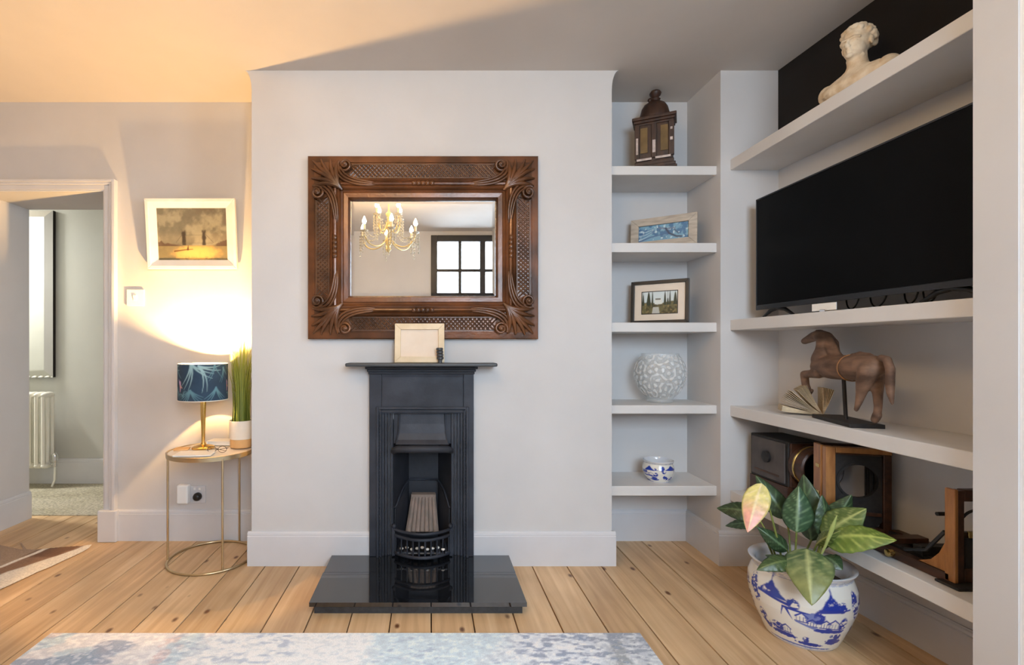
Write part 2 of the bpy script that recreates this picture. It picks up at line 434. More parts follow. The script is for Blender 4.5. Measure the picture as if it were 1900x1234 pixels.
# ------------------------------------------------------------------ painting helpers (colour per vertex, flat prints only)
def vnoise(U, V, sc, seed):
    rng = np.random.RandomState(seed); n = 64; g = rng.rand(n, n)
    x = np.asarray(U) * sc; y = np.asarray(V) * sc
    xi = np.floor(x).astype(int); yi = np.floor(y).astype(int); fx = x - xi; fy = y - yi
    fx = fx * fx * (3 - 2 * fx); fy = fy * fy * (3 - 2 * fy)
    a = g[yi % n, xi % n]; b = g[yi % n, (xi + 1) % n]; c = g[(yi + 1) % n, xi % n]; d = g[(yi + 1) % n, (xi + 1) % n]
    return (a * (1 - fx) + b * fx) * (1 - fy) + (c * (1 - fx) + d * fx) * fy
def fbm(U, V, sc, seed, o=4):
    r = 0; a = 0.5
    for i in range(o):
        r = r + a * vnoise(U, V, sc * 2 ** i, seed + i); a *= 0.5
    return r / (1 - 0.5 ** o)
def ss(a, b, x):
    t = np.clip((x - a) / (b - a), 0, 1); return t * t * (3 - 2 * t)
def put(img, mask, c):
    m = np.clip(mask, 0, 1)[..., None]; return img * (1 - m) + np.array(c) * m
def flat(U, c): return np.ones(U.shape + (3,)) * np.array(c)
def seg_mask(U, V, pts, w0, w1, soft=0.004, asp=1.0):
    best = np.zeros(U.shape); n = len(pts) - 1
    for i in range(n):
        (ax, ay), (bx, by) = pts[i], pts[i + 1]
        dx, dy = (bx - ax) * asp, by - ay
        t = np.clip(((U - ax) * asp * dx + (V - ay) * dy) / (dx * dx + dy * dy + 1e-9), 0, 1)
        d = np.sqrt(((U - ax) * asp - t * dx) ** 2 + (V - ay - t * dy) ** 2)
        tt = (i + t) / n; w = w0 + (w1 - w0) * tt
        best = np.maximum(best, 1 - ss(w - soft, w + soft, d))
    return best

def panel(name, xf, w, h, nu, nv, colfn, mat, parent, z0=0.0, x0=None, y=0.0):
    """flat painted panel in the local xz plane facing local -y; z0 its bottom"""
    x0 = -w / 2 if x0 is None else x0
    mb = MB(xf)
    mb.grid(lambda u, v: (x0 + u * w, y, z0 + v * h), nu, nv, colfn)
    return mb.build(name, mat, parent, recalc=False)

def frame_bars(xf, w, h, b, dep, y0=0.0, z0=0.0, b2=None):
    """four mitred bars around a w x h rectangle, front at local y = y0 - dep"""
    b2 = b if b2 is None else b2
    mb = MB(xf)
    o = [(-w / 2, z0), (w / 2, z0), (w / 2, z0 + h), (-w / 2, z0 + h)]
    i = [(-w / 2 + b, z0 + b2), (w / 2 - b, z0 + b2), (w / 2 - b, z0 + h - b2), (-w / 2 + b, z0 + h - b2)]
    for k in range(4):
        a, c = o[k], o[(k + 1) % 4]; e, f = i[(k + 1) % 4], i[k]
        mb.prism([(a[0], y0, a[1]), (c[0], y0, c[1]), (e[0], y0, e[1]), (f[0], y0, f[1])], (0, 0, 0))
        n = len(mb.v) - 8
        off = (xf.to_3x3() @ Vector((0, -dep, 0)))
        for q in range(n + 4, n + 8): mb.v[q] = mb.v[q] + off
    return mb
# ================================================================== THE ROOM
D, DB = 2.453, 2.77          # chimney breast plane, alcove back plane
ZC = 2.446                   # ceiling
XL, XR, YB = -3.0, 1.445, -0.96
XCL, XCR = -0.875, 0.907     # chimney breast sides
DXL, DXR, DZ = -2.52, -1.81, 1.945   # doorway
DT = 3.13                    # far face of the doorway wall
HY = 3.92                    # hall back wall

fl = struct(MB().box(-4.6, 2.0, YB - 0.12, HY + 0.1, -0.08, -0.022).build('floor', M['sub']))
joints = [-3.06, -2.91, -2.75, -2.585, -2.42, -2.26, -2.095, -1.935, -1.775, -1.61, -1.45, -1.285, -1.125, -0.964, -0.803, -0.635, -0.472, -0.309, -0.15,
          0.011, 0.176, 0.341, 0.51, 0.68, 0.85, 1.017, 1.184, 1.35, 1.52, 1.69, 1.86]
for i in range(len(joints) - 1):
    g = 0.0024
    y1 = 3.17 if joints[i + 1] < -1.6 else DB + 0.02
    b_ = MB().box(joints[i] + g, joints[i + 1] - g, YB, y1, -0.022, 0.0).build('floor_board', M['floor'], fl, bevel=0.0012, seg=1)

cl = struct(MB().box(XL - 0.1, 2.0, YB - 0.12, DT, ZC, ZC + 0.08).build('ceiling', M['ceil']))
struct(MB().box(-4.7, -1.0, DT, HY + 0.1, ZC, ZC + 0.08).build('ceiling_hall', M['ceil']))

# chimney breast with a small plaster flare where its sides meet the ceiling, and a recess for the fire
mb = MB()
def flare(s):
    x = XCL if s < 0 else XCR
    pts = [(x, 0), (x, ZC - 0.10)]
    for k in range(1, 7):
        a = k / 6 * PI / 2
        pts.append((x + s * 0.034 * (1 - math.cos(a)), ZC - 0.10 + 0.10 * math.sin(a)))
    return pts
L_ = flare(-1); R_ = flare(1)
mb.prism([(p[0], D, p[1]) for p in L_] + [(-0.18, D, ZC), (-0.18, D, 0)], (0, 0.5, 0))
mb.prism([(0.12, D, 0), (0.12, D, ZC)] + [(p[0], D, p[1]) for p in R_[::-1]], (0, 0.5, 0))
mb.box(-0.18, 0.12, D, D + 0.5, 0.72, ZC)
mb.box(-0.18, 0.12, D + 0.30, D + 0.5, 0, 0.72)
mb.box(-0.18, 0.12, D, D + 0.3, 0, 0.05)
struct(mb.build('wall_chimney', M['wall']))

mb = MB()
mb.box(DXR, XCL, DB, DT, 0, ZC); mb.box(DXL, DXR, DB, DT, DZ, ZC); mb.box(XL - 0.1, DXL, DB, DT, 0, ZC)
struct(mb.build('wall_back', M['wall']))
struct(MB().box(XL - 0.1, XL, YB, DB, 0, ZC).build('wall_left', M['wall']))
struct(MB().box(XCR - 0.02, 2.0, DB, DB + 0.1, 0, ZC).build('wall_alcove', M['wall']))
struct(MB().box(XR, 1.95, D, DB, 0, ZC).build('wall_pier', M['wall']))
# right wall behind the shelves, a little out of square as old walls are; painted black above the top shelf
wx0, wx1 = 1.732, 1.80
def rwall(z0, z1, dx=0.0):
    return MB().prism([(wx0 - dx, D, z0), (wx1 - dx, 1.316, z0), (1.95, 1.316, z0), (1.95, D, z0)], (0, 0, z1 - z0))
struct(rwall(0, 2.0).build('wall_right', M['wall']))
struct(rwall(2.0, ZC, 0.002).build('wall_right_upper', M['black_paint']))
struct(MB().box(XR, 1.95, 1.215, 1.316, 0, ZC).build('wall_near_pier', M['wall']))
mb = MB()
mb.box(XR, 1.95, YB, 0.02, 0, ZC); mb.box(XR, 1.95, 0.02, 1.215, 0, 0.25); mb.box(XR, 1.95, 0.02, 1.215, 2.30, ZC)
struct(mb.build('wall_right_front', M['wall']))
W2 = (0.03, 1.25, 0.90, 2.40)
mb = MB()
mb.box(XL - 0.1, W2[0], YB - 0.12, YB, 0, ZC); mb.box(W2[1], 1.95, YB - 0.12, YB, 0, ZC)
mb.box(W2[0], W2[1], YB - 0.12, YB, 0, W2[2]); mb.box(W2[0], W2[1], YB - 0.12, YB, W2[3], ZC)
struct(mb.build('wall_front', M['wall']))
# hall beyond the doorway
struct(MB().box(-4.6, -1.0, HY, HY + 0.1, 0, ZC).build('wall_hall', M['hallwall']))
struct(MB().box(-4.7, -4.6, DT, HY + 0.1, 0, ZC).build('wall_hall_left', M['hallwall']))
struct(MB().box(-1.0, -0.9, DT, HY + 0.1, 0, ZC).build('wall_hall_right', M['hallwall']))
struct(MB().box(-4.6, XL - 0.1, DT - 0.08, DT, 0, ZC).build('wall_hall_front', M['hallwall']))

# windows
def window(name, mat, origin, ux, w, h, nx, ny, fw, mw, depth, nrm):
    """frame in the plane (ux, z), outward normal nrm; window > frame, glazing_bar, pane"""
    o = bpy.data.objects.new(name, None); COL.objects.link(o); o.location = origin; WLOC[name] = Vector(origin); o['kind'] = 'structure'
    ux = Vector(ux); nr = Vector(nrm); org = Vector(origin)
    def bx(mb, u0, u1, z0, z1, d0, d1):
        c = org + ux * ((u0 + u1) / 2) + Vector((0, 0, (z0 + z1) / 2)) + nr * ((d0 + d1) / 2)
        mb.obox(c, ux * ((u1 - u0) / 2), nr * ((d1 - d0) / 2), Vector((0, 0, (z1 - z0) / 2)))
    f = MB(); bx(f, 0, fw, 0, h, 0, depth); bx(f, w - fw, w, 0, h, 0, depth); bx(f, fw, w - fw, 0, fw, 0, depth); bx(f, fw, w - fw, h - fw, h, 0, depth)
    f.build('window_frame', mat, o, bevel=0.004)
    iw, ih = w - 2 * fw, h - 2 * fw
    for i in range(1, nx):
        b = MB(); u = fw + iw * i / nx; k = mw * (1.8 if nx == 4 and i == 2 else 1); bx(b, u - k / 2, u + k / 2, fw, h - fw, 0.01, depth - 0.01); b.build('glazing_bar', mat, o)
    for j in range(1, ny):
        b = MB(); z = fw + ih * j / ny; bx(b, fw, w - fw, z - mw / 2, z + mw / 2, 0.014, depth - 0.014); b.build('glazing_bar', mat, o)
    for i in range(nx):
        for j in range(ny):
            b = MB(); u0 = fw + iw * i / nx; z0 = fw + ih * j / ny
            bx(b, u0 + 0.004, u0 + iw / nx - 0.004, z0 + 0.004, z0 + ih / ny - 0.004, depth / 2 - 0.002, depth / 2 + 0.002); b.build('pane', M['glass'], o)
    return o
window('window_1', M['window_white'], (1.80, 0.035, 0.262), (0, 1, 0), 1.155, 2.02, 3, 5, 0.06, 0.025, 0.06, (1, 0, 0))
mb = MB(); mb.box(1.449, 1.86, 1.195, 1.2145, 0.262, 2.288); mb.box(1.449, 1.86, 0.021, 0.033, 0.262, 2.288); mb.box(1.43, 1.86, 0.021, 1.2145, 0.2505, 0.262); mb.box(1.449, 1.86, 0.021, 1.2145, 2.288, 2.2995)
struct(mb.build('trim_3', M['window_white']))
window('window_2', M['dark_window'], (W2[0], YB + 0.01, W2[2]), (1, 0, 0), W2[1] - W2[0], W2[3] - W2[2], 4, 4, 0.075, 0.035, 0.09, (0, -1, 0))

# skirting boards
def skirt(name, p0, p1, nrm, h, th=0.016, z0=0.0):
    p0, p1, n = Vector((p0[0], p0[1], z0)), Vector((p1[0], p1[1], z0)), Vector((nrm[0], nrm[1], 0))
    prof = [(0, 0), (th, 0), (th, h * 0.86), (th * 0.78, h * 0.885), (th * 0.9, h * 0.90), (th * 0.8, h * 0.955), (th * 0.45, h * 0.985), (th * 0.4, h), (0, h)]
    mb = MB(); mb.prism([p0 + n * a + Vector((0, 0, b)) for a, b in prof], p1 - p0)
    return struct(mb.build(name, M['trim'], smooth=25))
skirt('baseboard_chimney_left', (XCL - 0.016, D), (-0.290, D), (0, -1), 0.168)
skirt('baseboard_chimney_right', (0.222, D), (XCR + 0.016, D), (0, -1), 0.168)
skirt('baseboard_chimney_side', (XCR, D), (XCR, DB), (1, 0), 0.168)
skirt('baseboard_chimney_side_left', (XCL, DB), (XCL, D), (-1, 0), 0.168)
skirt('baseboard_back', (-1.75, DB), (XCL, DB), (0, -1), 0.172)
skirt('baseboard_alcove', (XCR, DB), (XR, DB), (0, -1), 0.172)
skirt('baseboard_pier_side', (XR, D), (XR, DB), (-1, 0), 0.172)
skirt('baseboard_pier', (XR - 0.016, D), (wx0, D), (0, -1), 0.172)
skirt('baseboard_right', (wx0, D - 0.001), (wx1, 1.316), (-0.998, -0.06), 0.150)
skirt('baseboard_near_pier', (XR, 1.316), (XR, 1.215), (-1, 0), 0.172)
skirt('baseboard_reveal', (DXL, DB - 0.01), (DXL, DT), (1, 0), 0.172)
skirt('baseboard_hall', (-4.6, HY), (-1.0, HY), (0, -1), 0.20)
skirt('baseboard_left', (XL, YB), (XL, DB), (1, 0), 0.172)

# door casing of three steps, with plinth blocks
mb = MB()
def casing(x0, x1, d0, d1):
    mb.box(min(x0, x1), max(x0, x1), d0, d1, 0, 2.004)
ins, outr, hb, ht = DXR, -1.735, DZ, 2.006
for (a, a2, t) in ((0.0, 0.12, 0.012), (0.12, 0.55, 0.018), (0.55, 0.78, 0.026), (0.78, 1.0, 0.033)):
    xa, xb = ins + (outr - ins) * a, ins + (outr - ins) * a2; za, zb = hb + (ht - hb) * a, hb + (ht - hb) * a2
    la, lb = DXL - (xa - ins), DXL - (xb - ins)
    mb.box(xa, xb, DB - t, DB, 0, zb)
    mb.box(lb, la, DB - t, DB, 0, zb)
    mb.box(la, xa, DB - t, DB, za, zb)
struct(mb.build('trim_1', M['trim'], bevel=0.002))
mb = MB(); mb.box(-1.826, -1.722, DB - 0.040, DB, 0, 0.175); mb.box(DXL - 0.088, DXL + 0.016, DB - 0.040, DB, 0, 0.175)
struct(mb.build('trim_2', M['trim'], bevel=0.006))
# door stop bead on the right reveal, seen edge on
struct(MB().box(DXR - 0.012, DXR, DB + 0.02, DT, 0, DZ - 0.001).build('trim_4', M['trim']))

# ------------------------------------------------------------------ built-in shelves
alc = [(1.986, 0.045, 'topmost white alcove shelf with the domed clock on it'),
       (1.600, 0.047, 'white alcove shelf under the pale grey picture frame'),
       (1.2006, 0.047, 'white alcove shelf under the black picture frame'),
       (0.786, 0.043, 'white alcove shelf under the frosted glass vase'),
       (0.381, 0.049, 'lowest white alcove shelf with the small blue and white bowl')]
for z, t, lab in alc:
    o = MB().box(XCR, XR, 2.485, DB, z - t, z).build('wall_shelf', M['shelf'], bevel=0.003)
    tag(o, lab, 'shelf', 'shelves in the alcove')
rs = [(2.005, 0.053, 'topmost long white shelf carrying the marble bust'),
      (1.212, 0.052, 'long white shelf carrying the television'),
      (0.788, 0.052, 'long white shelf carrying the wooden horse'),
      (0.370, 0.052, 'lowest long white shelf carrying the old wooden cameras')]
SX = 1.493
for z, t, lab in rs:
    o = MB().prism([(SX, D, z - t), (SX, 1.316, z - t), (wx1, 1.316, z - t), (wx0, D, z - t)], (0, 0, t)).build('wall_shelf', M['shelf'], bevel=0.003)
    tag(o, lab, 'shelf', 'long shelves on the right wall')

# ================================================================== FIREPLACE
fx = lambda x: (x - CX) / 380.2
fz = lambda y: CZ - (y - CY) / 380.2
HZ = 0.054
fp = thing('fireplace', (-0.034, 2.44, HZ), 'small black cast iron fireplace with a barred grate on the chimney breast', 'fireplace')
YF = 2.42
mb = MB()          # surround: jambs and frieze
mb.box(-0.289, -0.229, YF, D, HZ, 1.0); mb.box(0.1705, 0.221, YF, D, HZ, 1.0)
# frieze, coved forward towards the shelf
prof = [(D, 0.7528), (YF, 0.7528), (YF, 0.93), (YF - 0.004, 0.955), (YF - 0.012, 0.972), (YF - 0.024, 0.984), (D, 0.984)]
mb.prism([(-0.229, y, z) for y, z in prof], (0.3995, 0, 0))
mb.build('surround', M['iron'], fp, bevel=0.003)
mb = MB()          # moulding under the shelf
for k, (e, z0, z1) in enumerate(((0.004, 0.945, 0.957), (0.010, 0.957, 0.970), (0.018, 0.970, 0.985))):
    mb.box(-0.289 - e, 0.221 + e, YF - 0.006 - e, D, z0, z1)
mb.build('cornice_moulding', M['iron_dark'], fp, bevel=0.004)
mb = MB(); mb.box(-0.3925, 0.3255, 2.33, D, 0.985, 1.0015)
mb.build('mantel_shelf', M['slate'], fp, bevel=0.006, seg=3)
mb = MB()          # raised inner border: two fillets
for a, b, t in ((0.0, 0.011, 0.013), (0.017, 0.025, 0.009)):
    xa, xb, zt = -0.2535 + a, 0.1946 - a, 0.7857 - a
    w_ = b - a
    mb.box(xa, xa + w_, YF - t, YF, HZ, zt); mb.box(xb - w_, xb, YF - t, YF, HZ, zt); mb.box(xa + w_, xb - w_, YF - t, YF, zt - w_, zt)
mb.build('border_fillet', M['iron'], fp, bevel=0.002)
mb = MB()          # beaded strip along the border
for z in np.arange(HZ + 0.02, 0.76, 0.016):
    for x in (-0.2395, 0.1806):
        mb.ell((x, YF, z), (0.0035, 0.004, 0.006), 6, 4)
o = mb.build('beaded_strip', M['iron'], fp, smooth=60); o['kind'] = 'stuff'
for x in (-0.246, 0.187):
    MB().box(x - 0.011, x + 0.011, YF - 0.010, YF, 0.764, 0.786).build('corner_block', M['iron'], fp, bevel=0.003)
# reeded inner slips either side of the opening, stepping back
for s in (-1, 1):
    mb = MB()
    x0, x1 = (-0.229, -0.1726) if s < 0 else (0.1118, 0.1705)
    n = 4
    for k in range(n):
        a = x0 + (x1 - x0) * k / n; b = x0 + (x1 - x0) * (k + 1) / n
        dep = (k if s < 0 else n - 1 - k) * 0.004
        mb.box(a, b - 0.002, YF + 0.008 + dep, YF + 0.06, HZ, 0.7528)
    mb.build('inner_slip', M['iron'], fp, bevel=0.002)
# canopy hood above the fire, flaring forward to a rolled lip
mb = MB()
rows = [(0.7528, -0.140, 0.077, YF + 0.022), (0.70, -0.142, 0.080, YF + 0.018), (0.655, -0.146, 0.084, YF + 0.010), (0.625, -0.152, 0.091, YF - 0.002), (0.605, -0.160, 0.100, YF - 0.018)]
vs = []
for z, a, b, y in rows: vs += [(a, y, z), (b, y, z)]
n = len(rows)
for z, a, b, y in rows: vs += [(a, y + 0.02, z), (b, y + 0.02, z)]
fs = []
for i in range(n - 1):
    fs += [(2 * i, 2 * i + 1, 2 * i + 3, 2 * i + 2), (2 * n + 2 * i, 2 * n + 2 * i + 2, 2 * n + 2 * i + 3, 2 * n + 2 * i + 1),
           (2 * i, 2 * i + 2, 2 * n + 2 * i + 2, 2 * n + 2 * i), (2 * i + 1, 2 * n + 2 * i + 1, 2 * n + 2 * i + 3, 2 * i + 3)]
fs += [(0, 2 * n, 2 * n + 1, 1), (2 * n - 2, 2 * n - 1, 4 * n - 1, 4 * n - 2)]
mb.add(vs, fs)
mb.box(-0.1726, 0.1118, YF + 0.03, YF + 0.06, 0.60, 0.7528)
for a in (-0.144, 0.081): mb.tube([(a, YF + 0.018, 0.752), (a - 0.002 * (1 if a < 0 else -1), YF + 0.012, 0.66), (a + (-0.012 if a < 0 else 0.012), YF - 0.01, 0.612)], 0.004, 6)
hood = mb.build('hood', M['iron'], fp, bevel=0.002)
mb = MB()
pts = [(-0.174, YF + 0.012, 0.566), (-0.165, YF - 0.012, 0.577), (-0.15, YF - 0.03, 0.585), (0.09, YF - 0.03, 0.585), (0.104, YF - 0.012, 0.577), (0.113, YF + 0.012, 0.566)]
mb.tube(pts, [0.012, 0.016, 0.018, 0.018, 0.016, 0.012], 10)
mb.build('hood_lip', M['iron_dark'], hood, smooth=60)
# firebox: splayed cheeks and back
mb = MB()
f0 = [(-0.1726, YF + 0.05), (-0.105, 2.66), (0.052, 2.66), (0.1118, YF + 0.05)]
for i in range(3):
    (xa, ya), (xb, yb) = f0[i], f0[i + 1]
    nx, ny = (yb - ya), -(xb - xa); l = math.hypot(nx, ny); nx, ny = -nx / l * 0.012, -ny / l * 0.012
    mb.prism([(xa, ya, HZ), (xb, yb, HZ), (xb + nx, yb + ny, HZ), (xa + nx, ya + ny, HZ)], (0, 0, 0.62))
mb.box(-0.17, 0.11, YF + 0.05, 2.68, HZ + 0.0005, HZ + 0.006)
mb.box(-0.17, 0.11, YF + 0.05, 2.68, 0.66, 0.672)
mb.build('firebox', M['iron_dark'], fp)
# arched rib over the fire back
mb = MB()
pts = [(-0.168, YF + 0.055, 0.275), (-0.160, YF + 0.062, 0.285), (-0.150, YF + 0.08, 0.315), (-0.135, YF + 0.12, 0.345), (-0.115, 2.60, 0.366), (-0.098, 2.645, 0.373),
       (0.045, 2.645, 0.373), (0.062, 2.60, 0.366), (0.080, YF + 0.12, 0.345), (0.092, YF + 0.08, 0.315), (0.101, YF + 0.062, 0.285), (0.107, YF + 0.055, 0.275)]
mb.tube(pts, 0.005, 6)
mb.build('arched_rib', M['iron'], fp, smooth=60)
mb = MB()          # cheeks below the arch
mb.prism([(-0.168, YF + 0.056, HZ), (-0.168, YF + 0.056, 0.27), (-0.112, 2.61, 0.362), (-0.112, 2.61, HZ)], (0.004, 0.0, 0))
mb.build('fire_cheek', M['iron_dark'], fp); mb = MB()
mb.prism([(0.107, YF + 0.056, HZ), (0.107, YF + 0.056, 0.27), (0.058, 2.61, 0.362), (0.058, 2.61, HZ)], (-0.004, 0.0, 0))
mb.build('fire_cheek', M['iron_dark'], fp)
mb = MB()          # fluted fire brick leaning back
nfl = 7
for k in range(nfl):
    a0, a1 = k / nfl, (k + 1) / nfl
    xb0, xb1 = -0.112 + 0.160 * a0, -0.112 + 0.160 * a1
    xt0, xt1 = -0.086 + 0.120 * a0, -0.086 + 0.120 * a1
    mb.tube([((xb0 + xb1) / 2, 2.515, 0.14), ((xt0 + xt1) / 2, 2.60, 0.290)], [0.0125, 0.0095], 8)
mb.prism([(-0.116, 2.52, 0.14), (0.052, 2.52, 0.14), (0.036, 2.606, 0.305), (-0.088, 2.606, 0.305)], (0, 0.035, 0.0))
mb.box(-0.090, 0.038, 2.593, 2.62, 0.284, 0.306)
mb.build('fire_brick', M['firebrick'], fp, smooth=50)
# bowed grate
grate = None
def bow(u, y_in, out): # u 0..1 across
    return (-0.170 + 0.279 * u, y_in - out * math.sin(PI * u) ** 0.8)
mb = MB()
for z, r, out in ((0.187, 0.0075, 0.075), (0.160, 0.0075, 0.078), (0.076, 0.0085, 0.078)):
    mb.tube([(*bow(u, YF + 0.01, out), z) for u in np.linspace(0, 1, 17)], r, 8)
mb.box(-0.178, -0.164, YF - 0.004, YF + 0.03, 0.06, 0.21); mb.box(0.103, 0.117, YF - 0.004, YF + 0.03, 0.06, 0.21)
for x in (-0.168, 0.107): mb.ell((x, YF - 0.004, 0.205), (0.011, 0.011, 0.012), 8, 6)
grate = mb.build('grate', M['iron'], fp, smooth=45)
for k in range(10):
    u = 0.04 + 0.92 * k / 9
    x, y = bow(u, YF + 0.01, 0.078)
    MB().tube([(x, y, 0.074), (x, y, 0.162)], 0.0042, 6).build('grate_bar', M['iron'], grate, smooth=60)
mb = MB()          # bottom bars and ash tray
for k in range(8):
    x = -0.145 + 0.230 * k / 7
    mb.box(x - 0.006, x + 0.006, YF - 0.05, 2.52, 0.088, 0.098)
mb.build('bottom_grate', M['iron'], grate, bevel=0.002)
mb = MB()
for k in range(9): mb.ell((-0.13 + 0.025 * k, YF - 0.02 + 0.012 * math.sin(k * 2.1), 0.103), (0.010, 0.010, 0.006), 7, 5)
o = mb.build('ash_lump', M['pot_plain'], grate, smooth=60); o['kind'] = 'stuff'

# hearth: two polished slabs on a plinth
he = thing('hearth', (-0.04, 2.2, 0), 'polished black granite hearth under the small fireplace', 'hearth')
MB().box(-0.475, 0.395, 2.2535, D - 0.002, 0.037, HZ).build('hearth_slab', M['granite'], he)
MB().box(-0.478, 0.394, 1.985, 2.2515, 0.037, HZ).build('hearth_slab', M['granite'], he)
MB().box(-0.462, 0.380, 2.006, D - 0.002, 0.0, 0.037).build('plinth', M['granite_side'], he)

# ================================================================== CARVED MIRROR
mcx, mcz, hw, hh = -0.0265, 1.564, 0.5625, 0.447
ft, fs_ = 0.212, 0.2055
wm = thing('wall_mirror', (mcx, D, mcz - hh), 'large mirror in a heavily carved brown wooden frame above the fireplace', 'mirror')
prof = [(0, 0.0), (0, 0.030), (0.02, 0.034), (0.155, 0.036), (0.165, 0.031), (0.18, 0.031), (0.19, 0.026), (0.50, 0.026), (0.515, 0.034), (0.55, 0.046), (0.575, 0.049),
        (0.60, 0.044), (0.615, 0.050), (0.655, 0.058), (0.69, 0.056), (0.70, 0.050), (0.715, 0.052), (0.75, 0.054), (0.78, 0.048), (0.80, 0.036), (0.83, 0.033), (0.86, 0.036),
        (0.955, 0.034), (0.975, 0.026), (1.0, 0.016), (1.0, 0.004)]
def fpt(side_u, t, k):   # corner k with inset t
    sx = (-1, 1, 1, -1)[k]; sz = (-1, -1, 1, 1)[k]
    return (mcx + sx * (hw - fs_ * t), mcz + sz * (hh - ft * t))
for k, nm in enumerate(('frame_rail', 'frame_stile', 'frame_rail', 'frame_stile')):
    mb = MB(); vs = []; n = len(prof)
    for kk in (k, (k + 1) % 4):
        for t, h in prof:
            x, z = fpt(0, t, kk); vs.append((x, D - h, z))
    f_ = [(i, i + 1, n + i + 1, n + i) for i in range(n - 1)] + [tuple(range(n - 1, -1, -1)), tuple(range(n, 2 * n))]
    mb.add(vs, f_); mb.build(nm, M['carved_flat'], wm, smooth=30)
# woven carving in the sunk band of each side
def weave(horizontal, s):
    mb = MB(); t0, t1 = 0.215, 0.485
    L = (hw if horizontal else hh) - 0.215
    wd = (ft if horizontal else fs_) * (t1 - t0)
    c0 = (hh - ft * (t0 + t1) / 2) if horizontal else (hw - fs_ * (t0 + t1) / 2)
    n = int(2 * L / 0.021)
    for i in range(n):
        a = -L + (i + 0.5) * 2 * L / n
        for q, sg in enumerate((1, -1)):
            da = wd / 2 * 0.95 * sg; h = 0.027 + 0.003 * q
            if horizontal:
                p0 = (mcx + a - da, D - h, mcz + s * c0 - wd / 2); p1 = (mcx + a + da, D - h, mcz + s * c0 + wd / 2)
            else:
                p0 = (mcx + s * c0 - wd / 2, D - h, mcz + a - da); p1 = (mcx + s * c0 + wd / 2, D - h, mcz + a + da)
            mb.tube([p0, p1], 0.0042, 5)
        for q in (0.25, 0.75):
            pass
    for e in (-1, 1):
        if horizontal: mb.tube([(mcx - L, D - 0.028, mcz + s * c0 + e * wd * 0.56), (mcx + L, D - 0.028, mcz + s * c0 + e * wd * 0.56)], 0.004, 6)
        else: mb.tube([(mcx + s * c0 + e * wd * 0.56, D - 0.028, mcz - L), (mcx + s * c0 + e * wd * 0.56, D - 0.028, mcz + L)], 0.004, 6)
    o = mb.build('woven_band', M['weave'], wm, smooth=50); o['kind'] = 'stuff'
for s in (-1, 1): weave(True, s); weave(False, s)
# corner shells: acanthus lobes between two volutes
def bez(p0, p1, p2, p3, n=12):
    out = []
    for i in range(n + 1):
        t = i / n; a = (1 - t) ** 3; b = 3 * t * (1 - t) ** 2; c = 3 * t * t * (1 - t); d = t ** 3
        out.append(tuple(a * p0[k] + b * p1[k] + c * p2[k] + d * p3[k] for k in range(3)))
    return out
def corner(k):
    sx = (-1, 1, 1, -1)[k]; sz = (-1, -1, 1, 1)[k]
    def T(a, b, h): return (mcx + sx * (hw - a), D - h, mcz + sz * (hh - b))
    mb = MB()
    # backing leaf
    ring = [T(0.012, 0.012, 0.030), T(0.09, 0.012, 0.032), T(0.165, 0.018, 0.033), T(0.215, 0.05, 0.032), T(0.20, 0.10, 0.04), T(0.17, 0.17, 0.05), T(0.10, 0.20, 0.04), T(0.05, 0.215, 0.032), T(0.018, 0.165, 0.033), T(0.012, 0.09, 0.032)]
    cen = T(0.10, 0.10, 0.050)
    back = [(p[0], D - 0.012, p[2]) for p in ring]
    n = len(ring)
    mb.add(ring + [cen] + back, [(i, (i + 1) % n, n) for i in range(n)] + [(i, n + 1 + i, n + 1 + (i + 1) % n, (i + 1) % n) for i in range(n)] + [tuple(range(n + 1, 2 * n + 1))])
    ends = [((0.150, 0.024), (0.135, 0.075)), ((0.112, 0.020), (0.115, 0.080)), ((0.066, 0.020), (0.085, 0.078)), ((0.026, 0.026), (0.075, 0.075)),
            ((0.020, 0.066), (0.078, 0.085)), ((0.020, 0.112), (0.080, 0.115)), ((0.024, 0.150), (0.075, 0.135))]
    for (e, m_) in ends:
        pts = bez((0.172, 0.172, 0.052), (0.14, 0.14, 0.060), (m_[0], m_[1], 0.062), (e[0], e[1], 0.040), 12)
        rr = [0.004 + 0.0085 * math.sin(PI * min(1.0, 0.12 + 0.88 * i / 12)) ** 0.8 for i in range(13)]
        mb.tube([T(*p) for p in pts], rr, 8)
    for sw in (0, 1):   # sweeping stems from the inner ridge into each volute
        def Q(a, b, h): return T(a, b, h) if sw == 0 else T(b, a, h)
        for off, r in ((0.0, 0.0075), (0.014, 0.0065), (-0.014, 0.006)):
            pts = bez((0.33, 0.142 + off * 0.4, 0.050), (0.24, 0.14 + off, 0.058), (0.155 - off, 0.125 + off, 0.060), (0.150 - off, 0.055, 0.048), 14)
            mb.tube([Q(*p) for p in pts], [0.003] + [r] * 12 + [0.006, 0.004], 8)
        sp = []
        for i in range(26):
            th = -0.6 + i / 25 * 3.3 * PI; r = 0.034 * (1 - 0.78 * i / 25)
            sp.append(Q(0.184 - r * math.cos(th), 0.050 + r * math.sin(th) * 0.95, 0.046 + 0.018 * i / 25))
        mb.tube(sp, [0.0085 - 0.003 * i / 25 for i in range(26)], 8)
        mb.ell(Q(0.184, 0.050, 0.060), (0.013, 0.013, 0.013), 10, 7)
    return mb.build('corner_shell', M['carved'], wm, smooth=60)
for k in range(4): corner(k)
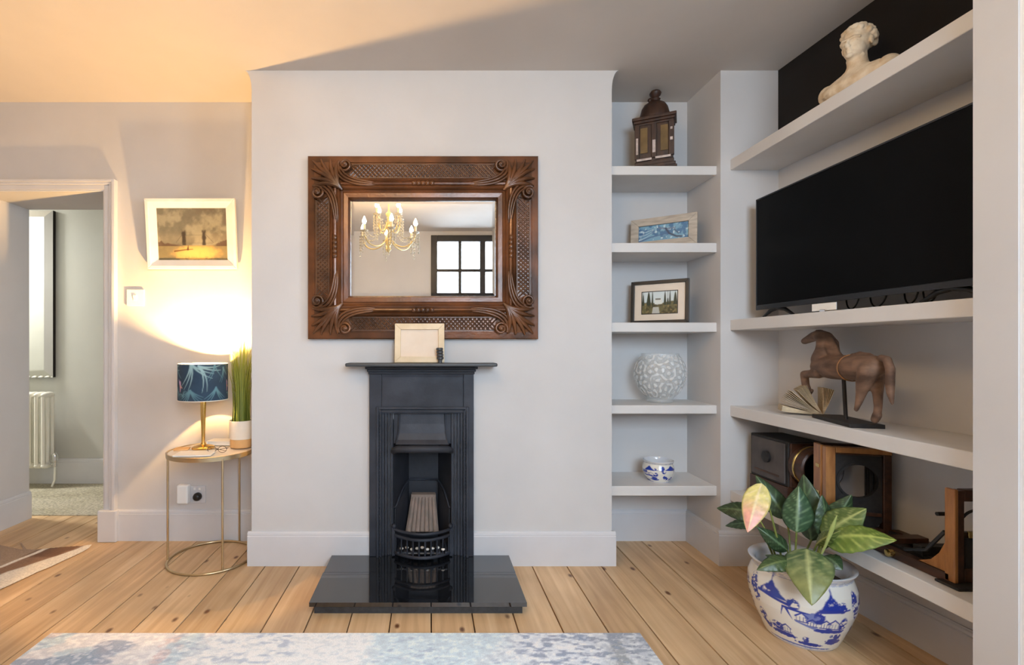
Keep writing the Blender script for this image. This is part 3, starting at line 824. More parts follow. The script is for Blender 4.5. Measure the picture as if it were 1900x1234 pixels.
# little carved clasp in the middle of each side
for (x, z, r) in ((mcx, mcz + hh - ft * 0.66, 1), (mcx, mcz - hh + ft * 0.66, 1), (mcx - hw + fs_ * 0.66, mcz, 0), (mcx + hw - fs_ * 0.66, mcz, 0)):
    mb = MB()
    for k in (-2, -1, 0, 1, 2):
        q = 0.022 * k
        mb.ell((x + (q if r else 0), D - 0.054, z + (0 if r else q)), (0.014 if r else 0.012, 0.008, 0.012 if r else 0.014), 8, 6)
    mb.build('centre_clasp', M['carved'], wm, smooth=60)
# bevelled glass
ix0, ix1, iz0, iz1 = mcx - hw + fs_ - 0.004, mcx + hw - fs_ + 0.004, mcz - hh + ft - 0.004, mcz + hh - ft + 0.004
bv = 0.020; yo, yi = D - 0.007, D - 0.0092
vs = [(ix0, yo, iz0), (ix1, yo, iz0), (ix1, yo, iz1), (ix0, yo, iz1), (ix0 + bv, yi, iz0 + bv), (ix1 - bv, yi, iz0 + bv), (ix1 - bv, yi, iz1 - bv), (ix0 + bv, yi, iz1 - bv)]
back = [(ix0, D - 0.004, iz0), (ix1, D - 0.004, iz0), (ix1, D - 0.004, iz1), (ix0, D - 0.004, iz1)]
mb = MB(); mb.add(vs + back, [(4, 5, 6, 7), (0, 1, 5, 4), (1, 2, 6, 5), (2, 3, 7, 6), (3, 0, 4, 7), (0, 8, 9, 1), (1, 9, 10, 2), (2, 10, 11, 3), (3, 11, 8, 0), (8, 11, 10, 9)])
mb.build('mirror_glass', M['mirror'], wm)
# ================================================================== LEFT SIDE
# side table: ring foot, three legs, marble top in a gold rim
TX, TY, TR, TZ = -1.109, 2.535, 0.205, 0.556
tb = thing('side_table', (TX, TY, 0), 'small round side table with a marble top and thin gold legs beside the chimney breast', 'table')
def ringpts(r, z, n=48): return [(TX + r * math.cos(2 * PI * k / n), TY + r * math.sin(2 * PI * k / n), z) for k in range(n + 1)]
mb = MB(); mb.tube(ringpts(TR, 0.006), 0.006, 8); mb.build('ring_foot', M['gold'], tb, smooth=60)
mb = MB(); mb.lathe([(TR - 0.004, TZ - 0.022), (TR + 0.003, TZ - 0.022), (TR + 0.004, TZ - 0.001), (TR - 0.002, TZ), (TR - 0.004, TZ - 0.003)], (TX, TY, 0), 48, cap0=False, cap1=False)
mb.lathe([(TR - 0.004, TZ - 0.022), (TR - 0.004, TZ - 0.003)], (TX, TY, 0), 48, cap0=False, cap1=False)
mb.build('rim', M['gold'], tb, smooth=50)
MB().lathe([(TR - 0.005, TZ - 0.016), (TR - 0.005, TZ - 0.004)], (TX, TY, 0), 48).build('tabletop', M['marble'], tb, smooth=40)
for (x, y) in ((-1.306, 2.490), (-0.985, 2.372), (-1.040, 2.727)):
    v = Vector((x - TX, y - TY, 0)).normalized() * TR
    MB().tube([(TX + v.x, TY + v.y, 0.004), (TX + v.x, TY + v.y, TZ - 0.012)], 0.0055, 8).build('leg', M['gold'], tb, smooth=60)

# table lamp with a printed drum shade
LX, LY = -1.163, 2.56
lp = thing('table_lamp', (LX, LY, TZ), 'table lamp with a dark teal leaf print drum shade and slim brass stem', 'lamp')
MB().lathe([(0.055, TZ), (0.055, TZ + 0.008), (0.046, TZ + 0.013), (0.014, TZ + 0.020), (0.010, TZ + 0.030)], (LX, LY, 0), 28).build('base', M['brass'], lp, smooth=40)
MB().lathe([(0.0085, TZ + 0.028), (0.010, TZ + 0.10), (0.014, TZ + 0.22), (0.016, TZ + 0.275), (0.012, TZ + 0.285), (0.010, TZ + 0.32)], (LX, LY, 0), 16).build('stem', M['brass'], lp, smooth=40)
SR, SZ0, SZ1 = 0.119, 0.808, 0.992
rng = np.random.RandomState(5)
def shade_col(U, V):
    img = flat(U, S(38, 62, 84)); n = fbm(U * 2, V, 6, 3)
    img = img * (0.85 + 0.3 * n)[..., None]
    asp = 2 * PI * SR / (SZ1 - SZ0)
    def frond(u, v, a, L, c, k=7, w=0.016):
        nonlocal img
        for i in range(k):
            b = a + (i - (k - 1) / 2) * 0.22
            pts = [(u, v)]
            for q in range(1, 6):
                t = q / 5; bb = b + 0.5 * t * (1 if i >= k / 2 else -1)
                pts.append((u + math.cos(bb) * L * t / asp, v + math.sin(bb) * L * t - 0.12 * t * t))
            img = put(img, 0.85 * seg_mask(U, V, pts, w, 0.003, 0.012, asp), c)
    lt, md = S(150, 184, 190), S(94, 136, 150)
    # u = 0.75 faces the camera (angle -90 deg); camera side spans about 0.5..1.0
    for du in (0.0, 0.36, 0.70):
        f = lambda x: (x + du) % 1.0
        frond(f(0.74), 1.02, -1.2, 0.62, lt, 5, 0.03); frond(f(0.79), 0.95, -0.6, 0.6, lt, 4, 0.028)
        frond(f(0.735), 0.30, -1.57, 0.34, md, 9, 0.022); frond(f(0.68), 0.12, 1.9, 0.3, md, 4, 0.018)
        frond(f(0.90), 0.36, -1.57, 0.36, md, 6, 0.022); frond(f(0.89), 0.98, -1.5, 0.34, md, 3, 0.02)
        frond(f(0.60), 0.9, -1.3, 0.3, md, 3, 0.02)
        u0 = f(0.645)   # small pink bird
        img = put(img, seg_mask(U, V, [(u0, 0.50), (u0 + 0.006, 0.40), (u0 + 0.002, 0.26)], 0.045, 0.015, 0.02, asp), S(196, 162, 190))
        img = put(img, seg_mask(U, V, [(u0, 0.46), (u0 - 0.016, 0.58)], 0.03, 0.008, 0.02, asp), S(186, 156, 196))
        img = put(img, seg_mask(U, V, [(u0 + 0.004, 0.40), (u0 + 0.026, 0.36)], 0.03, 0.006, 0.02, asp), S(206, 160, 150))
    return img
mb = MB()
mb.grid(lambda u, v: (LX + SR * math.cos(2 * PI * u), LY + SR * math.sin(2 * PI * u), SZ0 + v * (SZ1 - SZ0)), 220, 60, shade_col)
sh = mb.build('lamp_shade', M['fabric_print'], lp, smooth=60)
MB().lathe([(SR - 0.0025, SZ0), (SR - 0.0025, SZ1)], (LX, LY, 0), 64, cap0=False, cap1=False).build('shade_lining', M['shade_in'], sh, smooth=60)
for z in (SZ0, SZ1):
    MB().lathe([(SR - 0.003, z - 0.0015), (SR + 0.0015, z - 0.0015), (SR + 0.0015, z + 0.0015), (SR - 0.003, z + 0.0015), (SR - 0.003, z - 0.0015)], (LX, LY, 0), 64, cap0=False, cap1=False).build('shade_rim', M['white_frame'], sh, smooth=40)
mb = MB()
for k in range(3):
    a = 2 * PI * k / 3 + 0.4; mb.tube([(LX + 0.012 * math.cos(a), LY + 0.012 * math.sin(a), 0.870), (LX + (SR - 0.003) * math.cos(a), LY + (SR - 0.003) * math.sin(a), 0.815)], 0.0015, 5)
mb.build('shade_carrier', M['brass'], sh)
bl = MB().ell((LX, LY, 0.925), (0.014, 0.014, 0.020), 16, 12).build('bulb', M['bulb_lamp'], lp, smooth=80)
MB().lathe([(0.010, 0.872), (0.011, 0.882), (0.0275, 0.9035), (0.0270, 0.906)], (LX, LY, 0), 14).build('bulb_baffle', M['white'], lp, smooth=40)  # flared cup added under the bulb to cut its downward light

# grass plant in a two tone pot
GX, GY = -0.978, 2.592
gp = thing('potted_grass', (GX, GY, TZ), 'tall green grass plant in a white and tan pot on the side table', 'plant')
MB().lathe([(0.050, TZ), (0.055, TZ + 0.004), (0.056, TZ + 0.045)], (GX, GY, 0), 32).build('pot_base', M['pot_tan'], gp, smooth=40)
MB().lathe([(0.056, TZ + 0.045), (0.0585, TZ + 0.047), (0.060, TZ + 0.138), (0.059, TZ + 0.141), (0.055, TZ + 0.140), (0.054, TZ + 0.125)], (GX, GY, 0), 32).build('pot', M['pot_plain'], gp, smooth=40)
MB().lathe([(0.0535, TZ + 0.118), (0.0535, TZ + 0.126)], (GX, GY, 0), 24).build('soil', M['soil'], gp)
mb = MB(); r_ = random.Random(11); grcols = []
for k in range(300):
    a = r_.uniform(0, 2 * PI); rr = 0.045 * math.sqrt(r_.random()); b0 = Vector((GX + rr * math.cos(a), GY + rr * math.sin(a), TZ + 0.124))
    h = r_.uniform(0.26, 0.50); out = r_.uniform(0.01, 0.075) * (rr / 0.045 * 0.8 + 0.3)
    dirv = Vector((math.cos(a), math.sin(a), 0)); tip = b0 + dirv * out + Vector((0, 0, h))
    tip.x = min(tip.x, XCL - 0.02); tip.y = min(tip.y, DB - 0.012)
    dl_ = Vector((tip.x - LX, tip.y - LY, 0))
    if dl_.length < SR + 0.012: dl_ = dl_.normalized() * (SR + 0.012); tip.x, tip.y = LX + dl_.x, LY + dl_.y
    sd = Vector((-math.sin(a + r_.uniform(-1, 1)), math.cos(a), 0)).normalized(); w = r_.uniform(0.0016, 0.0032)
    c0 = np.array(S(86, 108, 34)) * r_.uniform(0.6, 1.25); c1 = np.array(S(172, 176, 78)) * r_.uniform(0.8, 1.2)  # yellow tips paint the lamp's light into the blades
    vs = []; cs = []
    for i in range(5):
        t = i / 4; p = b0 * (1 - t) + tip * t + dirv * (-out * 0.45 * math.sin(PI * t))
        wi = w * (1 - t) ** 0.7
        vs += [p - sd * wi, p + sd * wi]; c = c0 * (1 - t) + c1 * t; cs += [c.tolist(), c.tolist()]
    mb.add(vs, [(2 * i, 2 * i + 1, 2 * i + 3, 2 * i + 2) for i in range(4)], cs)
o = mb.build('grass_blades', M['grass'], gp, recalc=False); o['kind'] = 'stuff'

# papers and small things on the table
def boxthing(name, label, cat, xf, w, d, h, mat, bevel=0.002):
    mb = MB(xf); mb.box(-w / 2, w / 2, -d / 2, d / 2, 0, h)
    o = mb.build(name, mat, None, bevel=bevel); tag(o, label, cat); return o
bk = thing('booklet', (-1.16, 2.42, TZ), 'thin white booklet lying at the front of the side table', 'booklet')
xf = at((-1.135, 2.415, TZ - 0.001), 0.12)
mb = MB(xf); mb.box(-0.085, 0.085, -0.055, 0.055, 0.001, 0.006); mb.build('pages', M['paper'], bk)
mb = MB(xf); mb.box(-0.087, 0.087, -0.057, 0.057, 0.006, 0.0072); mb.build('cover', M['white'], bk)
xf = at((-1.112, 2.672, TZ - 0.001), -0.05)
b2 = thing('book', (-1.105, 2.652, TZ), 'white hardback book lying flat behind the lamp stem', 'book')
mb = MB(xf); mb.box(-0.062, 0.061, -0.038, 0.038, 0.004, 0.020); mb.build('pages', M['paper'], b2)
mb = MB(xf); mb.box(-0.066, 0.066, -0.042, 0.042, 0.001, 0.004); mb.box(-0.066, 0.066, -0.042, 0.042, 0.020, 0.023); mb.box(-0.066, -0.062, -0.042, 0.042, 0.004, 0.02)
mb.build('cover', M['white'], b2, bevel=0.001)
xf = at((-1.265, 2.545, TZ - 0.0035), 0.3)
o = MB(xf).box(-0.035, 0.035, -0.035, 0.035, 0, 0.006).build('coaster', M['pot_tan'], None, bevel=0.002); tag(o, 'small square tan coaster left of the lamp foot', 'coaster')
gl = thing('spectacles', (-1.03, 2.47, TZ), 'pair of thin rimmed spectacles folded on the side table', 'spectacles')
for s in (-1, 1):
    c = Vector((-1.045 + 0.026 * s, 2.452, TZ + 0.016))
    MB().tube([c + Vector((0.021 * math.cos(a), 0.003 * math.sin(a), 0.015 * math.sin(a))) for a in np.linspace(0, 2 * PI, 19)], 0.0013, 5).build('rim', M['dark_metal'], gl)
    MB().tube([c + Vector((0.021 * s, 0, 0.004)), c + Vector((0.022 * s, 0.02, 0.004)), c + Vector((-0.018 * s, 0.034 + 0.004 * s, -0.006)), c + Vector((-0.055 * s, 0.036 + 0.004 * s, -0.013))], 0.0013, 5).build('temple', M['dark_metal'], gl)
MB().tube([(-1.050, 2.452, TZ + 0.018), (-1.045, 2.451, TZ + 0.021), (-1.040, 2.452, TZ + 0.018)], 0.0013, 5).build('bridge', M['dark_metal'], gl)

# picture tipped forward on the back wall
pw, ph = 0.494, 0.382
xf = at((-1.304, DB - 0.012, 1.511), 0.0, math.radians(5.2))
pt = thing('framed_painting', (-1.304, DB - 0.022, 1.511), 'white framed painting of a river bridge tipped forward on the wall', 'picture')
mb = frame_bars(xf, pw, ph, 0.020, 0.022)
mb.build('frame', M['white_frame'], pt, bevel=0.003)
# sloping inner slip, deeper than the outer bars
mb = MB(xf)
o_ = [(-pw / 2 + 0.020, 0.020), (pw / 2 - 0.020, 0.020), (pw / 2 - 0.020, ph - 0.020), (-pw / 2 + 0.020, ph - 0.020)]
i_ = [(-pw / 2 + 0.056, 0.050), (pw / 2 - 0.056, 0.050), (pw / 2 - 0.056, ph - 0.050), (-pw / 2 + 0.056, ph - 0.050)]
for k in range(4):
    a, c, e, f = o_[k], o_[(k + 1) % 4], i_[(k + 1) % 4], i_[k]
    mb.add([(a[0], -0.018, a[1]), (c[0], -0.018, c[1]), (e[0], -0.006, e[1]), (f[0], -0.006, f[1]),
            (a[0], 0, a[1]), (c[0], 0, c[1]), (e[0], 0, e[1]), (f[0], 0, f[1])], [(0, 1, 2, 3), (4, 7, 6, 5), (0, 4, 5, 1), (3, 2, 6, 7), (0, 3, 7, 4), (1, 5, 6, 2)])
mb.build('inner_slip', M['white_frame'], pt)
MB(xf).box(-pw / 2 + 0.01, pw / 2 - 0.01, 0.0, 0.006, 0.01, ph - 0.01).build('backing', M['cam_brown'], pt)
def painting(U, V):
    n = fbm(U * 1.35, V, 5, 21, 5); n2 = fbm(U * 1.35, V, 16, 31, 3)
    sky = flat(U, S(112, 108, 92)); sky = put(sky, ss(0.45, 0.7, n), S(148, 142, 120)); sky = put(sky, 0.7 * ss(0.55, 0.35, n) * ss(0.2, 0.9, U), S(100, 86, 74)); sky = put(sky, 0.6 * ss(0.25, 0.5, V) * ss(0.6, 0.3, V), S(164, 152, 124))
    img = sky
    riv = ss(0.30, 0.27, V + 0.03 * (n2 - 0.5)); img = put(img, riv, S(130, 118, 84))
    gl = riv * ss(0.95, 0.0, ((U - 0.55) / 0.42) ** 2 + ((V - 0.14) / 0.20) ** 2 + 0.5 * (n2 - 0.5)); img = put(img, gl, S(228, 184, 104))
    bank = ss(0.02, -0.01, V - 0.30 - 0.10 * fbm(U * 3, V * 0, 6, 5) * (ss(0.26, 0.0, U) + ss(0.80, 0.95, U) * 1.5)) * (V > 0.27); img = put(img, 0.85 * bank * (ss(0.40, 0.25, U) + ss(0.78, 0.86, U)), S(84, 62, 48))
    for (u, w) in ((0.38, 0.026), (0.665, 0.024)):
        img = put(img, ss(w + 0.014, w - 0.012, abs(U - u) + 0.02 * (n2 - 0.5)) * ss(0.60, 0.53, V + 0.05 * (n2 - 0.5)) * ss(0.28, 0.30, V), S(62, 54, 44))
    img = put(img, 0.6 * ss(0.007, 0.002, abs(V - 0.485)) * (U > 0.40) * (U < 0.65), S(80, 84, 74))
    img = put(img, 0.5 * ss(0.007, 0.002, abs(V - 0.33)) * (U > 0.26) * (U < 0.80), S(80, 70, 58))
    for (a, b) in (((0.27, 0.35), (0.36, 0.50)), ((0.69, 0.50), (0.80, 0.34))): img = put(img, 0.6 * seg_mask(U, V, [a, b], 0.006, 0.006, 0.005, 1.3), S(88, 78, 66))
    img = put(img, seg_mask(U, V, [(0.24, 0.175), (0.40, 0.205), (0.50, 0.215)], 0.014, 0.006, 0.01, 1.3), S(104, 72, 38))
    img = put(img, seg_mask(U, V, [(0.43, 0.21), (0.437, 0.285)], 0.020, 0.004, 0.008, 1.3), S(92, 62, 36))
    img = put(img, 0.5 * ss(0.4, 0.6, n2) * ss(0.12, 0.0, V), S(96, 84, 60))
    return img * (0.88 + 0.24 * n2)[..., None]
panel('canvas', xf, pw - 0.108, ph - 0.096, 180, 130, painting, M['paint'], pt, z0=0.048, y=-0.0045)

# light switch, socket and plugs on the back wall
sw = thing('light_switch', tuple(P(252.5, 569, DB)), 'square white light switch between the doorway and the painting', 'switch')
a, b = P(236.5, 568, DB), P(268.5, 537.5, DB)
MB().box(a.x, b.x, DB - 0.009, DB, a.z, b.z).build('plate', M['white'], sw, bevel=0.002)
m_ = (a + b) / 2
MB(at((m_.x, DB - 0.009, m_.z), 0, math.radians(8))).box(-0.009, 0.009, -0.005, 0.002, -0.015, 0.015).build('rocker', M['white'], sw, bevel=0.001)
so = thing('wall_socket', tuple(P(356, 935, DB)), 'grey double wall socket behind the side table legs', 'socket')
a, b = P(331, 933, DB), P(382, 901, DB)
MB().box(a.x, b.x, DB - 0.008, DB, a.z, b.z).build('plate', M['chrome'] if False else M['bezel'] if False else M['trim'], so, bevel=0.002)
for q in (0.62, 0.80):
    x = a.x + (b.x - a.x) * q; MB().box(x - 0.006, x + 0.006, DB - 0.0105, DB - 0.007, b.z - 0.022, b.z - 0.010).build('rocker', M['white'], so, bevel=0.001)
pa = thing('plug_adapter', tuple(P(341, 935, DB - 0.04)), 'white rounded plug-in adapter in the wall socket', 'adapter')
a, b = P(330, 934, DB - 0.03), P(351, 899, DB - 0.03)
MB().box(a.x, b.x, DB - 0.050, DB - 0.0085, a.z, b.z).build('body', M['white'], pa, bevel=0.009, seg=4)
pl = thing('mains_plug', tuple(P(368, 928, DB - 0.03)), 'black mains plug in the wall socket beside the white adapter', 'plug')
c = P(369, 920, DB)
MB().lathe([(0.022, 0.0085), (0.023, 0.022), (0.019, 0.034), (0.010, 0.040)], (c.x, DB, c.z), 20, ax=Matrix(((1, 0, 0), (0, 0, -1), (0, 1, 0)))).build('body', M['black_plastic'], pl, smooth=50)

# hall: tall bevelled mirror, column radiator, carpet
hm = thing('hall_mirror', (-3.22, HY, 0.845), 'tall frameless mirror with slanted glass edges above the hall radiator', 'mirror')
hx0, hx1, hz0, hz1 = -3.50, -2.945, 0.842, 2.150
MB().box(hx0, hx1, HY - 0.030, HY - 0.004, hz0, hz1).build('backing', M['dark_metal'], hm)
bvh = 0.055; yo, yi = HY - 0.032, HY - 0.052
vs = [(hx0, yo, hz0), (hx1, yo, hz0), (hx1, yo, hz1), (hx0, yo, hz1), (hx0 + bvh, yi, hz0 + bvh), (hx1 - bvh, yi, hz0 + bvh), (hx1 - bvh, yi, hz1 - bvh), (hx0 + bvh, yi, hz1 - bvh)]
MB().add([vs[i] for i in (4, 5, 6, 7)] + [(v[0], yo + 0.001, v[2]) for v in (vs[4], vs[5], vs[6], vs[7])], [(0, 1, 2, 3), (0, 4, 5, 1), (1, 5, 6, 2), (2, 6, 7, 3), (3, 7, 4, 0), (4, 7, 6, 5)]).build('glass', M['mirror'], hm)
for k in range(4):
    a, b = vs[k], vs[(k + 1) % 4]; c, d = vs[4 + (k + 1) % 4], vs[4 + k]
    q = [a, b, c, d]; MB().add(q + [(v[0], HY - 0.031, v[2]) for v in q], [(0, 1, 2, 3), (4, 7, 6, 5), (0, 4, 5, 1), (1, 5, 6, 2), (2, 6, 7, 3), (3, 7, 4, 0)]).build('bevel_strip', M['mirror'], hm)

rd = thing('radiator', (-3.15, 3.80, 0), 'white column radiator on the hall wall below the tall mirror', 'radiator')
z0, z1 = 0.155, 0.735; n = 10; pitch = 0.0525
for k in range(n):
    x = -2.918 - pitch * k; mb = MB()
    for y in (3.755, 3.80, 3.845):
        mb.tube([(x, y, z0 + 0.03), (x, y, z1 - 0.03)], 0.0135, 8)
    for z in (z0 + 0.022, z1 - 0.022):
        mb.ell((x, 3.80, z), (0.024, 0.066, 0.024), 10, 8)
    mb.build('radiator_column', M['rad'], rd, smooth=60)
MB().tube([(-2.90, 3.80, z0 + 0.03), (-2.868, 3.80, z0 + 0.03)], 0.011, 10).build('valve_tail', M['chrome'], rd, smooth=50)
MB().lathe([(0.014, 0.0), (0.014, 0.03), (0.022, 0.035), (0.024, 0.085), (0.018, 0.10), (0.008, 0.104)], (-2.862, 3.80, z0 + 0.01), 16).build('valve', M['chrome'], rd, smooth=50)
MB().tube([(-2.862, 3.80, z0 + 0.015), (-2.865, 3.80, 0.06), (-2.885, 3.80, 0.010)], 0.008, 8).build('pipe', M['rad'], rd, smooth=60)
o = MB().box(-4.55, -1.05, 3.172, HY - 0.017, -0.022, 0.004).build('hall_carpet', M['carpet'], None); tag(o, 'mottled beige carpet covering the hall floor beyond the doorway', 'carpet')

# cow hide on the floor boards by the doorway
hp = [(172, 1011), (150, 1014), (120, 1016), (86, 1019), (62, 1021), (50, 1020), (40, 1008), (36, 1009), (42, 1021), (20, 1016), (0, 1012), (-60, 1003), (-130, 1012), (-180, 1040), (-260, 1060), (-300, 1110),
      (-240, 1150), (-120, 1140), (-40, 1108), (0, 1096), (30, 1082), (70, 1063), (95, 1053), (120, 1041), (150, 1027), (165, 1019)]
pts = [(((x - CX) / F) * (CZ / ((y - CY) / F)), CZ / ((y - CY) / F)) for x, y in hp]
mb = MB(); NN = 150
px = np.array([p[0] for p in pts]); py = np.array([p[1] for p in pts])
x0, x1, y0, y1 = px.min(), px.max(), py.min(), py.max()
gx = np.linspace(x0, x1, 240); gy = np.linspace(y0, y1, 150)
X, Y = np.meshgrid(gx, gy)
ins_ = np.zeros(X.shape, bool); j = len(px) - 1
dist = np.full(X.shape, 9.0)
for i in range(len(px)):
    cnd = ((py[i] > Y) != (py[j] > Y)) & (X < (px[j] - px[i]) * (Y - py[i]) / (py[j] - py[i] + 1e-12) + px[i])
    ins_ ^= cnd
    dx, dy = px[j] - px[i], py[j] - py[i]; t = np.clip(((X - px[i]) * dx + (Y - py[i]) * dy) / (dx * dx + dy * dy), 0, 1)
    dist = np.minimum(dist, np.hypot(X - px[i] - t * dx, Y - py[i] - t * dy)); j = i
nn = fbm(X + 5, Y + 5, 5, 77, 4)
c = flat(X, S(238, 228, 214))
# the edge by the room stays white, then brown, a pale seam, and grey brown beyond
ed = sorted([pts[k][::-1] for k in (19, 20, 21, 22, 23, 24, 25, 0)])
e_ = np.interp(Y, [p[0] for p in ed], [p[1] for p in ed]) - X
wv_ = np.interp(Y, [2.1, 2.37, 2.6, 2.7], [0.15, 0.13, 0.06, 0.02])
br = ss(0.0, 0.02, e_ - wv_ + 0.03 * (nn - 0.5))
c = put(c, br, S(146, 114, 92)); c = put(c, br * ss(0.48, 0.62, nn), S(116, 84, 64))
c = put(c, ss(0.02, 0.006, abs(e_ - 0.232 + 0.03 * (nn - 0.5))) * ss(2.69, 2.62, Y), S(238, 230, 220))
c = put(c, ss(0.245, 0.26, e_), S(164, 142, 124))
idx = -np.ones(X.shape, int); vs = []; cs = []
zz = 0.0025 + 0.003 * nn + 0.002 * ss(0, 0.03, dist)
for a in range(X.shape[0]):
    for b in range(X.shape[1]):
        if ins_[a, b]:
            idx[a, b] = len(vs); vs.append((X[a, b], Y[a, b], zz[a, b])); cs.append(c[a, b].tolist())
fs = []
for a in range(X.shape[0] - 1):
    for b in range(X.shape[1] - 1):
        q = (idx[a, b], idx[a, b + 1], idx[a + 1, b + 1], idx[a + 1, b]); ok = [k for k in q if k >= 0]
        if len(ok) >= 3: fs.append(tuple(ok))
mb.add(vs, fs, cs)
o = mb.build('cowhide_rug', M['hide'], None, smooth=60); tag(o, 'brown and white cow hide lying on the boards by the doorway', 'rug')

# large distressed rug in front of the hearth
def rugcol(U, V):
    X = -1.41 + 2.20 * U; Y = -0.20 + 2.053 * V
    def f(sc, sd, ax=1.0, ay=1.0, o=4): return fbm((X + 3) * ax, (Y + 3) * ay, sc, sd, o)
    wob = 0.5 * (f(2.2, 71) - 0.5) + 0.25 * (f(7, 72) - 0.5); q = X + wob
    img = flat(U, S(228, 228, 226))
    fine = f(52, 80, 0.55, 1.5, 3); fin2 = f(84, 90, 0.8, 1.2, 2); mid = f(11, 85)
    blue = ss(-0.32, -0.22, q) * ss(0.36, 0.20, q); img = put(img, 0.75 * blue, S(190, 208, 216))
    left = ss(-0.72, -0.90, q); img = put(img, 0.55 * left, S(206, 200, 204)); img = put(img, left * ss(0.50, 0.62, mid) * 0.7, S(168, 192, 204)); img = put(img, left * ss(0.55, 0.70, f(13, 61)) * 0.6, S(204, 178, 176))
    img = put(img, left * ss(0.56, 0.66, f(9, 64, 0.6, 1.4)) * 0.75, S(116, 136, 166))
    right = ss(0.22, 0.40, q); img = put(img, 0.35 * right, S(206, 210, 222)); img = put(img, right * ss(0.47, 0.60, fine) * 0.75, S(118, 128, 152))
    end = ss(0.56, 0.70, X + 0.3 * wob); img = put(img, end * (0.35 + 0.5 * ss(0.4, 0.6, mid)), S(136, 140, 142))
    img = put(img, ss(0.54, 0.68, fine) * ss(0.42, 0.62, mid) * 0.6, S(146, 160, 182)); img = put(img, ss(0.50, 0.66, fin2) * 0.28, S(170, 176, 186))
    img = put(img, ss(0.42, 0.30, fin2) * 0.35, S(246, 245, 242))
    return np.clip(img * np.array((1.20, 1.23, 1.26)), 0, 0.93)
mb = MB(); mb.grid(lambda u, v: (-1.41 + 2.20 * u, -0.20 + 2.053 * v, 0.0085), 420, 360, rugcol)
n0 = len(mb.v); mb.box(-1.41, 0.790, -0.20, 1.853, 0.0005, 0.0082); mb.c.extend([list(S(196, 200, 204))] * 8)
rg = mb.build('area_rug', M['rugtop'], None); tag(rg, 'pale blue and grey distressed rug in front of the hearth', 'rug')

# photo frame on the mantel shelf
xf = at((-0.043, 2.395, 1.0015), 0.0, math.radians(-7))
mf = thing('photo_frame', (-0.043, 2.395, 1.0015), 'cream wooden photo frame with a pale blank print on the mantel shelf', 'picture frame')
w, h = 0.240, 0.190
frame_bars(xf, w, h, 0.029, 0.016).build('frame', M['cream_wood'], mf, bevel=0.002)
MB(xf).box(-w / 2 + 0.006, w / 2 - 0.006, 0, 0.004, 0.006, h - 0.006).build('backing', M['cam_brown'], mf)
MB(xf).box(-w / 2 + 0.026, w / 2 - 0.026, -0.004, -0.001, 0.026, h - 0.026).build('print', M['mount'], mf)
MB().prism([(-0.06, 2.402, 1.0016), (-0.026, 2.402, 1.0016), (-0.036, 2.415, 1.12), (-0.05, 2.415, 1.12)], (0, 0.003, 0)).build('strut', M['cam_brown'], mf)
st = thing('ribbed_placeholder', (0.055, 2.362, 1.0015), 'small dark ribbed ornament for the dark print corner of the cream photo frame', 'placeholder')  # ribbed stack stands in for a dark remnant of the print
for k in range(4):
    MB().lathe([(0.013, 0), (0.0165, 0.002), (0.0165, 0.011), (0.013, 0.0135)], (0.056 - 0.001 * k, 2.362, 1.0185 + 0.0142 * k), 16).build('rib', M['slate'], st, smooth=40)
MB().lathe([(0.010, 0), (0.010, 0.017)], (0.055, 2.362, 1.0016), 12).build('foot', M['slate'], st, smooth=40)

# chandelier seen in the mirror
hx, hy = -0.345, 0.58
ch = thing('chandelier', (hx, hy, ZC), 'glass chandelier with candle bulbs hanging from the ceiling, seen in the mirror', 'chandelier')
MB().lathe([(0.055, ZC), (0.052, ZC - 0.015), (0.02, ZC - 0.03), (0.008, ZC - 0.035)], (hx, hy, 0), 20).build('ceiling_rose', M['cgold'], ch, smooth=50)
MB().tube([(hx, hy, ZC - 0.03), (hx, hy, 2.30)], 0.005, 6).build('chain', M['cgold'], ch, smooth=60)
MB().lathe([(0.004, 1.90), (0.022, 1.925), (0.012, 1.95), (0.03, 1.985), (0.034, 2.01), (0.014, 2.04), (0.012, 2.09), (0.028, 2.12), (0.012, 2.15), (0.016, 2.21), (0.03, 2.235), (0.008, 2.26), (0.006, 2.31)], (hx, hy, 0), 18).build('centre_column', M['cgold'], ch, smooth=50)
drop_me = None
def arm(a, R, z0, zc, lift):
    ca, sa = math.cos(a), math.sin(a)
    def q(r, z): return (hx + ca * r, hy + sa * r, z)
    ar = MB(); pts = bez(q(0.02, z0), q(R * 0.35, z0 - 0.12), q(R * 0.95, z0 - 0.10), q(R, zc), 14); ar.tube(pts, 0.006, 7)
    o = ar.build('arm', M['cgold'], ch, smooth=60)
    MB().lathe([(0.006, 0), (0.030, 0.010), (0.034, 0.018), (0.012, 0.016)], q(R, zc - 0.004), 14).build('drip_pan', M['crystal'], o, smooth=50)
    MB().lathe([(0.0095, 0), (0.0095, 0.055)], q(R, zc + 0.01), 12).build('candle', M['candle'], o, smooth=50)
    MB().lathe([(0.007, 0), (0.017, 0.016), (0.016, 0.032), (0.006, 0.056), (0.001, 0.066)], q(R, zc + 0.064), 12).build('bulb', M['bulb_warm'], o, smooth=60)
    for k in range(5):
        b = a + (k - 2) * 1.0; px_, py_ = q(R, 0)[0] + 0.028 * math.cos(b), q(R, 0)[1] + 0.028 * math.sin(b)
        mb = MB()
        for j in range((3, 5, 7, 5, 3)[k]):
            mb.lathe([(0.001, 0.0), (0.009, -0.010), (0.001, -0.024)], (px_, py_, zc - 0.002 - 0.025 * j), 6)
        mb.build('crystal_drop', M['crystal'], o)
